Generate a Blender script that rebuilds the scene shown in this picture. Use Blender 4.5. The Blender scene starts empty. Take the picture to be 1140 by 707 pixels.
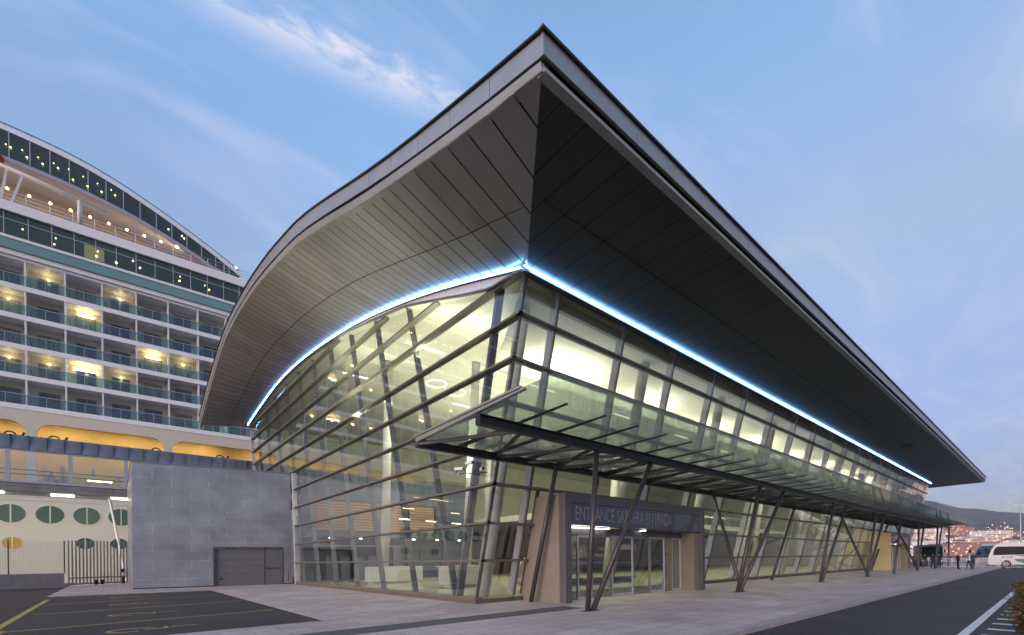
import bpy, bmesh, math, random
from mathutils import Vector, Matrix, noise
R = math.radians
random.seed(11)
scene = bpy.context.scene
COL = scene.collection

# ------------------------------------------------------------------ camera
CAM_H = 1.6
cam_data = bpy.data.cameras.new("camera")
cam = bpy.data.objects.new("camera", cam_data)
COL.objects.link(cam)
scene.camera = cam
ang, roll = R(49.6), R(-0.7)
Fv = Vector((math.cos(ang), math.sin(ang), 0))
R0 = Vector((math.sin(ang), -math.cos(ang), 0))
Zv = Vector((0, 0, 1))
Rv = R0 * math.cos(roll) + Zv * math.sin(roll)
Uv = -R0 * math.sin(roll) + Zv * math.cos(roll)
m = Matrix.Identity(4)
for i in range(3):
    m[i][0] = Rv[i]; m[i][1] = Uv[i]; m[i][2] = -Fv[i]
m[2][3] = CAM_H
cam.matrix_world = m
cam_data.sensor_width = 36
cam_data.lens = 520 / 1140 * 36
cam_data.shift_y = (623 - 353.5) / 1140
cam_data.clip_start = 0.05
cam_data.clip_end = 20000

# ------------------------------------------------------------------ world, sun, exposure
SUN_EL, SUN_AZ = 9.0, 197.0          # degrees; azimuth counted from +X towards +Y
world = bpy.data.worlds.new("World")
scene.world = world
world.use_nodes = True
nt = world.node_tree
nt.nodes.clear()
N = nt.nodes.new; L = nt.links.new
out = N('ShaderNodeOutputWorld'); bg = N('ShaderNodeBackground')
sky = N('ShaderNodeTexSky'); sky.sky_type = 'NISHITA'; sky.sun_disc = False
sky.sun_elevation = R(SUN_EL); sky.sun_rotation = R(90 - SUN_AZ)
sky.air_density = 1.0; sky.dust_density = 0.6; sky.ozone_density = 2.0
tc = N('ShaderNodeTexCoord'); sep = N('ShaderNodeSeparateXYZ')
L(tc.outputs['Generated'], sep.inputs[0])
def mth(op, a, b=None, clamp=False):
    n = N('ShaderNodeMath'); n.operation = op; n.use_clamp = clamp
    for k, v in enumerate((a, b)):
        if v is None: continue
        if isinstance(v, (int, float)): n.inputs[k].default_value = v
        else: L(v, n.inputs[k])
    return n.outputs[0]
zc = mth('MAXIMUM', sep.outputs[2], 0.03)
px = mth('DIVIDE', sep.outputs[0], zc); py = mth('DIVIDE', sep.outputs[1], zc)
# cirrus streak: gaussian about the line through (0.146,0.965) and (0.572,0.868) on the cloud plane
dx, dy = 0.975, -0.222
du = mth('ADD', mth('MULTIPLY', mth('SUBTRACT', px, 0.33), dx), mth('MULTIPLY', mth('SUBTRACT', py, 0.925), dy))
dv = mth('ADD', mth('MULTIPLY', mth('SUBTRACT', px, 0.33), -dy), mth('MULTIPLY', mth('SUBTRACT', py, 0.925), dx))
comb = N('ShaderNodeCombineXYZ'); L(mth('MULTIPLY', du, 5.0), comb.inputs[0]); L(mth('MULTIPLY', dv, 11.0), comb.inputs[1])
nz = N('ShaderNodeTexNoise'); nz.inputs['Scale'].default_value = 2.2; nz.inputs['Detail'].default_value = 8; nz.inputs['Roughness'].default_value = 0.62
nz.inputs['Distortion'].default_value = 0.6
L(comb.outputs[0], nz.inputs['Vector'])
wob = mth('MULTIPLY', mth('SUBTRACT', nz.outputs[0], 0.5), 0.16)
dvw = mth('ADD', dv, wob)
g1 = mth('POWER', 2.718, mth('MULTIPLY', mth('POWER', mth('ABSOLUTE', mth('DIVIDE', dvw, 0.046)), 2.0), -1.0))
g2 = mth('POWER', 2.718, mth('MULTIPLY', mth('POWER', mth('ABSOLUTE', mth('DIVIDE', mth('ADD', du, -0.02), 0.26)), 4.0), -1.0))
nf = N('ShaderNodeMapRange'); nf.inputs[1].default_value = 0.30; nf.inputs[2].default_value = 0.62
L(nz.outputs[0], nf.inputs[0])
streak = mth('MULTIPLY', mth('MULTIPLY', g1, g2), nf.outputs[0])
# faint high veil
mp2 = N('ShaderNodeCombineXYZ'); L(mth('MULTIPLY', px, 0.55), mp2.inputs[0]); L(mth('MULTIPLY', py, 1.6), mp2.inputs[1])
nz2 = N('ShaderNodeTexNoise'); nz2.inputs['Scale'].default_value = 2.1; nz2.inputs['Detail'].default_value = 7; nz2.inputs['Roughness'].default_value = 0.55
nz2.inputs['Distortion'].default_value = 1.2
L(mp2.outputs[0], nz2.inputs['Vector'])
vr = N('ShaderNodeMapRange'); vr.inputs[1].default_value = 0.47; vr.inputs[2].default_value = 0.75; vr.inputs[4].default_value = 0.34
L(nz2.outputs[0], vr.inputs[0])
cm = mth('ADD', mth('MULTIPLY', streak, 1.0), vr.outputs[0], clamp=True)
SKY_GAIN = N('ShaderNodeMix'); SKY_GAIN.data_type = 'RGBA'; SKY_GAIN.blend_type = 'MULTIPLY'; SKY_GAIN.inputs[0].default_value = 1
L(sky.outputs[0], SKY_GAIN.inputs[6]); dusk = N('ShaderNodeValToRGB'); L(sep.outputs[2], dusk.inputs[0])
GR = [(0.0, (0.29, 0.27, 0.36)), (0.10, (0.35, 0.31, 0.44)), (0.30, (0.74, 0.57, 0.64)), (0.50, (1.32, 0.98, 0.88)), (0.72, (1.46, 1.42, 1.42)), (1.0, (1.70, 1.55, 1.5))]
GR = [(p, [c / 2 for c in col]) for p, col in GR]
dusk.color_ramp.elements[0].position = 0; dusk.color_ramp.elements[0].color = (*GR[0][1], 1)
dusk.color_ramp.elements[1].position = 1; dusk.color_ramp.elements[1].color = (*GR[-1][1], 1)
for p_, c_ in GR[1:-1]:
    e_ = dusk.color_ramp.elements.new(p_); e_.color = (*c_, 1)
dusk2 = N('ShaderNodeMix'); dusk2.data_type = 'RGBA'; dusk2.blend_type = 'MULTIPLY'; dusk2.inputs[0].default_value = 1
dusk2.inputs[7].default_value = (2, 2, 2, 1); L(dusk.outputs[0], dusk2.inputs[6]); L(dusk2.outputs[2], SKY_GAIN.inputs[7])
lf = mth('ADD', mth('MULTIPLY', sep.outputs[0], math.cos(R(108))), mth('MULTIPLY', sep.outputs[1], math.sin(R(108))))
lfr = N('ShaderNodeMapRange'); lfr.interpolation_type = 'SMOOTHSTEP'; lfr.inputs[1].default_value = 0.15; lfr.inputs[2].default_value = 0.75; L(lf, lfr.inputs[0])
blue = N('ShaderNodeMix'); blue.data_type = 'RGBA'; blue.blend_type = 'MULTIPLY'; L(lfr.outputs[0], blue.inputs[0]); L(SKY_GAIN.outputs[2], blue.inputs[6]); blue.inputs[7].default_value = (1.17, 1.26, 1.34, 1)
mixc = N('ShaderNodeMix'); mixc.data_type = 'RGBA'
L(cm, mixc.inputs[0]); L(blue.outputs[2], mixc.inputs[6]); mixc.inputs[7].default_value = (2.4, 2.5, 3.0, 1)
L(mixc.outputs[2], bg.inputs[0]); bg.inputs[1].default_value = 0.15
L(bg.outputs[0], out.inputs[0])

sun_d = bpy.data.lights.new("sun", 'SUN'); sun_d.energy = 1.7; sun_d.angle = R(50); sun_d.color = (1.0, 0.80, 0.74)
sun = bpy.data.objects.new("sun", sun_d); COL.objects.link(sun)
sdir = Vector((math.cos(R(SUN_AZ)) * math.cos(R(SUN_EL)), math.sin(R(SUN_AZ)) * math.cos(R(SUN_EL)), math.sin(R(SUN_EL))))
sun.rotation_euler = sdir.to_track_quat('Z', 'Y').to_euler()
sun.location = (-60, -20, 40)

scene.view_settings.view_transform = 'Standard'
scene.view_settings.look = 'None'
scene.view_settings.exposure = 1.08
scene.view_settings.gamma = 1
scene.view_settings.use_curve_mapping = False
scene.render.engine = 'CYCLES'
cy = scene.cycles
cy.use_denoising = True
cy.max_bounces = 8; cy.diffuse_bounces = 3; cy.glossy_bounces = 4; cy.transmission_bounces = 4
cy.transparent_max_bounces = 28
cy.sample_clamp_indirect = 4.0
cy.caustics_reflective = False; cy.caustics_refractive = False
cy.blur_glossy = 0.5

# ------------------------------------------------------------------ materials
MATS = {}
def mat(name, color, rough=0.6, metal=0.0, var=0.0, scale=3.0, bump=0.0, bscale=40.0, emit=None, estr=0.0, spec=None, stretch=None):
    if name in MATS: return MATS[name]
    M = bpy.data.materials.new(name); M.use_nodes = True
    t = M.node_tree; b = t.nodes['Principled BSDF']
    b.inputs['Base Color'].default_value = (*color, 1); b.inputs['Roughness'].default_value = rough; b.inputs['Metallic'].default_value = metal
    if spec is not None: b.inputs['Specular IOR Level'].default_value = spec
    if var or bump:
        tcn = t.nodes.new('ShaderNodeTexCoord'); mp = t.nodes.new('ShaderNodeMapping')
        t.links.new(tcn.outputs['Object'], mp.inputs[0])
        if stretch: mp.inputs['Scale'].default_value = stretch
    if var:
        n = t.nodes.new('ShaderNodeTexNoise'); n.inputs['Scale'].default_value = scale; n.inputs['Detail'].default_value = 6; n.inputs['Roughness'].default_value = 0.6
        t.links.new(mp.outputs[0], n.inputs['Vector'])
        r = t.nodes.new('ShaderNodeMapRange'); r.inputs[1].default_value = 0.3; r.inputs[2].default_value = 0.7
        r.inputs[3].default_value = 1 - var; r.inputs[4].default_value = 1 + var
        t.links.new(n.outputs[0], r.inputs[0])
        mx = t.nodes.new('ShaderNodeMix'); mx.data_type = 'RGBA'; mx.blend_type = 'MULTIPLY'; mx.inputs[0].default_value = 1
        mx.inputs[6].default_value = (*color, 1); t.links.new(r.outputs[0], mx.inputs[7])
        t.links.new(mx.outputs[2], b.inputs['Base Color'])
    if bump:
        n2 = t.nodes.new('ShaderNodeTexNoise'); n2.inputs['Scale'].default_value = bscale; n2.inputs['Detail'].default_value = 3
        t.links.new(mp.outputs[0], n2.inputs['Vector'])
        bp = t.nodes.new('ShaderNodeBump'); bp.inputs['Strength'].default_value = bump; bp.inputs['Distance'].default_value = 0.02
        t.links.new(n2.outputs[0], bp.inputs['Height']); t.links.new(bp.outputs[0], b.inputs['Normal'])
    if emit:
        b.inputs['Emission Color'].default_value = (*emit, 1); b.inputs['Emission Strength'].default_value = estr
    MATS[name] = M
    return M

def panel_mat(name, color, w, h, rough=0.45, metal=0.5, axes='XZ', var=0.12, seam=0.012, offset=0.5, seam_dark=0.45, streak=0.0):
    """cladding panels: brick texture over object coordinates"""
    M = bpy.data.materials.new(name); M.use_nodes = True; t = M.node_tree; b = t.nodes['Principled BSDF']
    tcn = t.nodes.new('ShaderNodeTexCoord'); s = t.nodes.new('ShaderNodeSeparateXYZ'); c = t.nodes.new('ShaderNodeCombineXYZ')
    t.links.new(tcn.outputs['Object'], s.inputs[0])
    ix = {'X': 0, 'Y': 1, 'Z': 2}
    t.links.new(s.outputs[ix[axes[0]]], c.inputs[0]); t.links.new(s.outputs[ix[axes[1]]], c.inputs[1])
    br = t.nodes.new('ShaderNodeTexBrick'); br.offset = offset
    br.inputs['Scale'].default_value = 1; br.inputs['Brick Width'].default_value = w; br.inputs['Row Height'].default_value = h
    br.inputs['Mortar Size'].default_value = seam; br.inputs['Mortar Smooth'].default_value = 0.1; br.inputs['Bias'].default_value = 0
    c1 = [x * (1 - var) for x in color]; c2 = [x * (1 + var) for x in color]
    br.inputs['Color1'].default_value = (*c1, 1); br.inputs['Color2'].default_value = (*c2, 1); br.inputs['Mortar'].default_value = (*[x * seam_dark for x in color], 1)
    t.links.new(c.outputs[0], br.inputs['Vector'])
    n = t.nodes.new('ShaderNodeTexNoise'); n.inputs['Scale'].default_value = 0.6; n.inputs['Detail'].default_value = 6
    t.links.new(tcn.outputs['Object'], n.inputs['Vector'])
    r = t.nodes.new('ShaderNodeMapRange'); r.inputs[1].default_value = 0.3; r.inputs[2].default_value = 0.7; r.inputs[3].default_value = 0.8; r.inputs[4].default_value = 1.2
    t.links.new(n.outputs[0], r.inputs[0])
    mx = t.nodes.new('ShaderNodeMix'); mx.data_type = 'RGBA'; mx.blend_type = 'MULTIPLY'; mx.inputs[0].default_value = 1
    t.links.new(br.outputs['Color'], mx.inputs[6]); t.links.new(r.outputs[0], mx.inputs[7])
    t.links.new(mx.outputs[2], b.inputs['Base Color'])
    bp = t.nodes.new('ShaderNodeBump'); bp.inputs['Strength'].default_value = 0.6; bp.inputs['Distance'].default_value = 0.02; bp.invert = True
    t.links.new(br.outputs['Fac'], bp.inputs['Height'])
    n3 = t.nodes.new('ShaderNodeTexNoise'); n3.inputs['Scale'].default_value = 1.3
    t.links.new(tcn.outputs['Object'], n3.inputs['Vector'])
    bp2 = t.nodes.new('ShaderNodeBump'); bp2.inputs['Strength'].default_value = 0.25; bp2.inputs['Distance'].default_value = 0.05
    t.links.new(n3.outputs[0], bp2.inputs['Height']); t.links.new(bp.outputs[0], bp2.inputs['Normal']); t.links.new(bp2.outputs[0], b.inputs['Normal'])
    b.inputs['Roughness'].default_value = rough; b.inputs['Metallic'].default_value = metal
    MATS[name] = M
    return M

def glass(name, tint, refl=1.0, rough=0.0, base=0.045):
    M = bpy.data.materials.new(name); M.use_nodes = True; t = M.node_tree; t.nodes.clear()
    o = t.nodes.new('ShaderNodeOutputMaterial'); mixs = t.nodes.new('ShaderNodeMixShader'); tr = t.nodes.new('ShaderNodeBsdfTransparent'); gl = t.nodes.new('ShaderNodeBsdfGlossy')
    lw = t.nodes.new('ShaderNodeLayerWeight'); lw.inputs[0].default_value = 0.5
    p = t.nodes.new('ShaderNodeMath'); p.operation = 'POWER'; p.inputs[1].default_value = 5; t.links.new(lw.outputs['Facing'], p.inputs[0])
    a = t.nodes.new('ShaderNodeMath'); a.operation = 'MULTIPLY_ADD'; a.inputs[1].default_value = 0.95 * refl; a.inputs[2].default_value = base * refl; a.use_clamp = True
    t.links.new(p.outputs[0], a.inputs[0])
    t.links.new(a.outputs[0], mixs.inputs[0]); t.links.new(tr.outputs[0], mixs.inputs[1]); t.links.new(gl.outputs[0], mixs.inputs[2]); t.links.new(mixs.outputs[0], o.inputs[0])
    tr.inputs[0].default_value = (*tint, 1); gl.inputs['Roughness'].default_value = rough; gl.inputs[0].default_value = (0.95, 0.97, 1, 1)
    MATS[name] = M
    return M

def emitter(name, color, strength):
    M = bpy.data.materials.new(name); M.use_nodes = True; t = M.node_tree; t.nodes.clear()
    o = t.nodes.new('ShaderNodeOutputMaterial'); e = t.nodes.new('ShaderNodeEmission'); e.inputs[0].default_value = (*color, 1); e.inputs[1].default_value = strength
    t.links.new(e.outputs[0], o.inputs[0]); MATS[name] = M
    return M

# ------------------------------------------------------------------ mesh builder
def origin(o):
    p = Vector((0, 0, 0))
    while o is not None:
        p += o.location; o = o.parent
    return p

def tag(o, label=None, cat=None, group=None, kind=None):
    if label: o['label'] = label
    if cat: o['category'] = cat
    if group: o['group'] = group
    if kind: o['kind'] = kind
    return o

def empty(name, loc=(0, 0, 0), label=None, cat=None, group=None, rz=0):
    o = bpy.data.objects.new(name, None); COL.objects.link(o); o.location = loc; o.rotation_euler = (0, 0, rz)
    o.empty_display_size = 0.3
    return tag(o, label, cat, group)

class MB:
    def __init__(s): s.v = []; s.f = []; s.m = []; s.mats = []; s.cur = 0; s.sm = []
    def use(s, M):
        if M not in s.mats: s.mats.append(M)
        s.cur = s.mats.index(M); return s
    def face(s, idx, sm=False): s.f.append(tuple(idx)); s.m.append(s.cur); s.sm.append(sm)
    def poly(s, pts, sm=False):
        b = len(s.v); s.v += [tuple(p) for p in pts]; s.face(range(b, b + len(pts)), sm); return s
    def hexa(s, p):      # bottom 4 (ccw) + top 4
        b = len(s.v); s.v += [tuple(q) for q in p]
        for q in ((3, 2, 1, 0), (4, 5, 6, 7), (0, 1, 5, 4), (1, 2, 6, 5), (2, 3, 7, 6), (3, 0, 4, 7)): s.face([b + k for k in q])
        return s
    def box(s, x0, y0, z0, x1, y1, z1):
        return s.hexa([(x0, y0, z0), (x1, y0, z0), (x1, y1, z0), (x0, y1, z0), (x0, y0, z1), (x1, y0, z1), (x1, y1, z1), (x0, y1, z1)])
    def beam(s, p, q, w, h, up=(0, 0, 1)):
        p = Vector(p); q = Vector(q); d = (q - p).normalized(); u = Vector(up)
        a = d.cross(u)
        if a.length < 1e-4: a = d.cross(Vector((1, 0, 0)))
        a.normalize(); u = a.cross(d).normalized(); a = a * w / 2; u = u * h / 2
        return s.hexa([p - a - u, p + a - u, q + a - u, q - a - u, p - a + u, p + a + u, q + a + u, q - a + u])
    def tube(s, p, q, r1, r2=None, n=12, cap=True):
        p = Vector(p); q = Vector(q); r2 = r1 if r2 is None else r2; d = (q - p).normalized()
        a = d.cross(Vector((0, 0, 1)))
        if a.length < 1e-3: a = Vector((1, 0, 0))
        a.normalize(); c = d.cross(a)
        b = len(s.v)
        for k in range(n):
            t = 2 * math.pi * k / n; e = a * math.cos(t) + c * math.sin(t); s.v.append(tuple(p + e * r1)); s.v.append(tuple(q + e * r2))
        for k in range(n):
            k2 = (k + 1) % n; s.face((b + 2 * k, b + 2 * k2, b + 2 * k2 + 1, b + 2 * k + 1), True)
        if cap:
            s.face([b + 2 * k for k in range(n)][::-1]); s.face([b + 2 * k + 1 for k in range(n)])
        return s
    def path(s, pts, r, n=6):
        for a, b in zip(pts, pts[1:]): s.tube(a, b, r, r, n)
        return s
    def ellipse(s, c, rx, rz, n=28, ax='XZ', depth=0.0):
        c = Vector(c); pts = []
        for k in range(n):
            t = 2 * math.pi * k / n
            pts.append(c + (Vector((rx * math.cos(t), 0, rz * math.sin(t))) if ax == 'XZ' else (Vector((0, rx * math.cos(t), rz * math.sin(t))) if ax == 'YZ' else Vector((rx * math.cos(t), rz * math.sin(t), 0)))))
        return s.poly(pts)
    def ring(s, c, rx, rz, t, y0, y1, n=28):
        """oval frame standing in the XZ plane between y0 and y1"""
        c = Vector(c)
        for k in range(n):
            a = 2 * math.pi * k / n; b = 2 * math.pi * (k + 1) / n
            P = lambda an, e, y: Vector((c.x + (rx + e) * math.cos(an), y, c.z + (rz + e) * math.sin(an)))
            s.hexa([P(a, 0, y0), P(a, t, y0), P(a, t, y1), P(a, 0, y1), P(b, 0, y0), P(b, t, y0), P(b, t, y1), P(b, 0, y1)])
        return s
    def sphere(s, c, r, n=8, sq=(1, 1, 1)):
        c = Vector(c); b = len(s.v); rings = n // 2
        for i in range(rings + 1):
            ph = math.pi * i / rings
            for k in range(n):
                t = 2 * math.pi * k / n
                s.v.append((c.x + r * sq[0] * math.sin(ph) * math.cos(t), c.y + r * sq[1] * math.sin(ph) * math.sin(t), c.z + r * sq[2] * math.cos(ph)))
        for i in range(rings):
            for k in range(n):
                k2 = (k + 1) % n; s.face((b + i * n + k, b + (i + 1) * n + k, b + (i + 1) * n + k2, b + i * n + k2), True)
        return s
    def prism(s, poly, z0, z1):
        n = len(poly); b = len(s.v)
        s.v += [(x, y, z0) for x, y in poly] + [(x, y, z1) for x, y in poly]
        s.face(list(range(b, b + n))[::-1]); s.face(range(b + n, b + 2 * n))
        for k in range(n):
            k2 = (k + 1) % n; s.face((b + k, b + k2, b + n + k2, b + n + k))
        return s
    def build(s, name, M=None, parent=None, bevel=0, top=None):
        if parent is not None: org = origin(parent)
        else:
            xs = [v[0] for v in s.v]; ys = [v[1] for v in s.v]; zs = [v[2] for v in s.v]
            org = Vector(((min(xs) + max(xs)) / 2, (min(ys) + max(ys)) / 2, min(zs))) if top is None else Vector(top)
        me = bpy.data.meshes.new(name)
        me.from_pydata([(v[0] - org.x, v[1] - org.y, v[2] - org.z) for v in s.v], [], s.f)
        if s.mats:
            for q in s.mats: me.materials.append(q)
            me.polygons.foreach_set('material_index', s.m)
        else: me.materials.append(M)
        me.polygons.foreach_set('use_smooth', s.sm)
        bm = bmesh.new(); bm.from_mesh(me); bmesh.ops.remove_doubles(bm, verts=bm.verts, dist=1e-5)
        bmesh.ops.recalc_face_normals(bm, faces=bm.faces); bm.to_mesh(me); bm.free()
        me.update()
        o = bpy.data.objects.new(name, me); COL.objects.link(o)
        if parent is not None: o.parent = parent
        else: o.location = org
        if bevel:
            b = o.modifiers.new('bevel', 'BEVEL'); b.width = bevel; b.segments = 2; b.limit_method = 'ANGLE'
        return o

def copy_tree(o, parent=None):
    kids = list(o.children); c = o.copy(); COL.objects.link(c); c.parent = parent
    for k in kids: copy_tree(k, c)
    return c

def lerp_table(tab, x, col=1):
    if x <= tab[0][0]: return tab[0][col]
    for a, b in zip(tab, tab[1:]):
        if x <= b[0]:
            t = (x - a[0]) / (b[0] - a[0]); return a[col] + (b[col] - a[col]) * t
    return tab[-1][col]

def smooth_table(tab, x, col=1, w=1.2):
    return sum(lerp_table(tab, x + d * w, col) * k for d, k in ((-1, .25), (0, .5), (1, .25)))

def text_mesh(txt, size, sx, depth, name, M, parent, loc, rot, bold=0.0):
    cu = bpy.data.curves.new(name, 'FONT'); cu.body = txt; cu.size = size; cu.extrude = depth; cu.offset = bold; cu.resolution_u = 3
    to = bpy.data.objects.new(name + '_tmp', cu); COL.objects.link(to)
    dg = bpy.context.evaluated_depsgraph_get(); me = bpy.data.meshes.new_from_object(to.evaluated_get(dg))
    bpy.data.objects.remove(to)
    xs = [v.co.x for v in me.vertices]
    k = sx / (max(xs) - min(xs)); x0 = min(xs)
    for v in me.vertices: v.co.x = (v.co.x - x0) * k
    me.materials.clear(); me.materials.append(M)
    o = bpy.data.objects.new(name, me); COL.objects.link(o); o.parent = parent
    o.location = Vector(loc) - (origin(parent) if parent else Vector()); o.rotation_euler = rot
    return o

def area(name, loc, sx, sy, energy, color, direction, parent=None, spread=180):
    d = bpy.data.lights.new(name, 'AREA'); d.shape = 'RECTANGLE'; d.size = sx; d.size_y = sy; d.energy = energy; d.color = color; d.spread = R(spread)
    o = bpy.data.objects.new(name, d); COL.objects.link(o)
    o.rotation_euler = (-Vector(direction)).to_track_quat('Z', 'Y').to_euler()
    if parent is not None: o.parent = parent; o.location = Vector(loc) - origin(parent)
    else: o.location = loc
    return o

# colours
M_dark = mat('dark_bronze_metal', (0.075, 0.072, 0.06), 0.42, 0.4, var=0.12, scale=2)
M_trans = mat('transom_metal', (0.18, 0.17, 0.145), 0.4, 0.3, var=0.1, scale=2)
M_mull = mat('mullion_metal', (0.48, 0.48, 0.54), 0.45, 0.2, var=0.08)
M_aub = mat('canopy_steel', (0.030, 0.028, 0.036), 0.4, 0.2, var=0.15, scale=4)
M_col = mat('column_steel', (0.060, 0.052, 0.056), 0.4, 0.2, var=0.2, scale=5)
M_vee = mat('blue_grey_steel', (0.13, 0.145, 0.18), 0.5, 0.2, var=0.08)
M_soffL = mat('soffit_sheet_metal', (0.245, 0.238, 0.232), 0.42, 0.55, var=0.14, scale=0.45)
M_soffR = mat('soffit_sheet_metal_shaded', (0.050, 0.050, 0.053), 0.45, 0.3, var=0.14, scale=0.7)  # same sheet metal, with the shade under the long eave put into its colour
M_fascia = mat('fascia_zinc', (0.37, 0.365, 0.37), 0.42, 0.6, var=0.08, scale=0.8)
M_coping = mat('coping_black', (0.03, 0.03, 0.035), 0.5, 0.3)
M_trim = mat('drip_trim_metal', (0.36, 0.35, 0.32), 0.45, 0.5, var=0.1, scale=1)
M_black = mat('black_gap', (0.01, 0.01, 0.011), 0.8)
M_white = mat('white_paint', (0.72, 0.72, 0.72), 0.5, var=0.05)
M_led = emitter('cool_led', (0.18, 0.46, 1.0), 18.0)
M_roof = mat('roof_membrane', (0.25, 0.25, 0.27), 0.7, var=0.1)
M_glassT = glass('facade_glass', (0.90, 0.96, 0.91), 1.0, base=.19)
M_glassC = glass('canopy_glass', (0.80, 0.85, 0.80), 0.8, rough=0.06)
_t = M_glassC.node_tree; _o = [n for n in _t.nodes if n.type == 'OUTPUT_MATERIAL'][0]; _src = _o.inputs[0].links[0].from_socket
_tr = _t.nodes.new('ShaderNodeBsdfTranslucent'); _tr.inputs[0].default_value = (.30, .33, .29, 1); _df = _t.nodes.new('ShaderNodeBsdfDiffuse'); _df.inputs[0].default_value = (.16, .175, .155, 1)
_a = _t.nodes.new('ShaderNodeAddShader'); _t.links.new(_tr.outputs[0], _a.inputs[0]); _t.links.new(_df.outputs[0], _a.inputs[1])
_m = _t.nodes.new('ShaderNodeMixShader'); _m.inputs[0].default_value = 0.22; _t.links.new(_src, _m.inputs[1]); _t.links.new(_a.outputs[0], _m.inputs[2]); _t.links.new(_m.outputs[0], _o.inputs[0])
M_plinth = mat('plinth_stone', (0.13, 0.10, 0.085), 0.6, var=0.15, scale=3, bump=0.2)

# ------------------------------------------------------------------ ground
def ground_mat():
    M = bpy.data.materials.new('asphalt'); M.use_nodes = True; t = M.node_tree; b = t.nodes['Principled BSDF']
    tcn = t.nodes.new('ShaderNodeTexCoord')
    n = t.nodes.new('ShaderNodeTexNoise'); n.inputs['Scale'].default_value = 0.35; n.inputs['Detail'].default_value = 9; n.inputs['Roughness'].default_value = 0.62
    n2 = t.nodes.new('ShaderNodeTexNoise'); n2.inputs['Scale'].default_value = 45; n2.inputs['Detail'].default_value = 3
    for q in (n, n2): t.links.new(tcn.outputs['Object'], q.inputs['Vector'])
    cr = t.nodes.new('ShaderNodeValToRGB'); cr.color_ramp.elements[0].position = 0.3; cr.color_ramp.elements[0].color = (0.024, 0.018, 0.018, 1)
    cr.color_ramp.elements[1].position = 0.72; cr.color_ramp.elements[1].color = (0.054, 0.042, 0.042, 1)
    t.links.new(n.outputs[0], cr.inputs[0])
    mx = t.nodes.new('ShaderNodeMix'); mx.data_type = 'RGBA'; mx.blend_type = 'OVERLAY'; mx.inputs[0].default_value = 0.6
    t.links.new(cr.outputs[0], mx.inputs[6]); t.links.new(n2.outputs[0], mx.inputs[7]); t.links.new(mx.outputs[2], b.inputs['Base Color'])
    bp = t.nodes.new('ShaderNodeBump'); bp.inputs['Strength'].default_value = 0.5; bp.inputs['Distance'].default_value = 0.01
    t.links.new(n2.outputs[0], bp.inputs['Height']); t.links.new(bp.outputs[0], b.inputs['Normal']); b.inputs['Roughness'].default_value = 0.72
    return M
M_asph = ground_mat()

def paving_mat():
    M = bpy.data.materials.new('paving_slabs'); M.use_nodes = True; t = M.node_tree; b = t.nodes['Principled BSDF']
    tcn = t.nodes.new('ShaderNodeTexCoord')
    br = t.nodes.new('ShaderNodeTexBrick'); br.inputs['Scale'].default_value = 1; br.inputs['Brick Width'].default_value = 1.2; br.inputs['Row Height'].default_value = 0.6
    br.inputs['Mortar Size'].default_value = 0.013; br.inputs['Mortar Smooth'].default_value = 0.2
    br.inputs['Color1'].default_value = (0.44, 0.37, 0.36, 1); br.inputs['Color2'].default_value = (0.56, 0.475, 0.465, 1); br.inputs['Mortar'].default_value = (0.20, 0.17, 0.17, 1)
    t.links.new(tcn.outputs['Object'], br.inputs['Vector'])
    n = t.nodes.new('ShaderNodeTexNoise'); n.inputs['Scale'].default_value = 0.5; n.inputs['Detail'].default_value = 9; n.inputs['Roughness'].default_value = 0.65
    n2 = t.nodes.new('ShaderNodeTexNoise'); n2.inputs['Scale'].default_value = 30; n2.inputs['Detail'].default_value = 4
    for q in (n, n2): t.links.new(tcn.outputs['Object'], q.inputs['Vector'])
    r = t.nodes.new('ShaderNodeMapRange'); r.inputs[1].default_value = 0.3; r.inputs[2].default_value = 0.7; r.inputs[3].default_value = 0.70; r.inputs[4].default_value = 1.14
    t.links.new(n.outputs[0], r.inputs[0])
    r2 = t.nodes.new('ShaderNodeMapRange'); r2.inputs[1].default_value = 0.25; r2.inputs[2].default_value = 0.75; r2.inputs[3].default_value = 0.86; r2.inputs[4].default_value = 1.12
    t.links.new(n2.outputs[0], r2.inputs[0])
    mm = t.nodes.new('ShaderNodeMath'); mm.operation = 'MULTIPLY'; t.links.new(r.outputs[0], mm.inputs[0]); t.links.new(r2.outputs[0], mm.inputs[1])
    mx = t.nodes.new('ShaderNodeMix'); mx.data_type = 'RGBA'; mx.blend_type = 'MULTIPLY'; mx.inputs[0].default_value = 1
    t.links.new(br.outputs['Color'], mx.inputs[6]); t.links.new(mm.outputs[0], mx.inputs[7]); t.links.new(mx.outputs[2], b.inputs['Base Color'])
    bp = t.nodes.new('ShaderNodeBump'); bp.inputs['Strength'].default_value = 0.4; bp.inputs['Distance'].default_value = 0.008
    t.links.new(n2.outputs[0], bp.inputs['Height']); t.links.new(bp.outputs[0], b.inputs['Normal']); b.inputs['Roughness'].default_value = 0.6
    return M
M_pave = paving_mat()
M_kerb = mat('kerb_concrete', (0.36, 0.32, 0.32), 0.7, var=0.15, scale=3, bump=0.3)
M_yellow = mat('yellow_road_paint', (0.42, 0.33, 0.07), 0.6, var=0.45, scale=7)
M_whitep = mat('white_road_paint', (0.66, 0.65, 0.64), 0.6, var=0.2, scale=6)
def struct(mb, name, M=None): return tag(mb.build(name, M, top=(0, 0, 0)), kind='structure')

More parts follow.
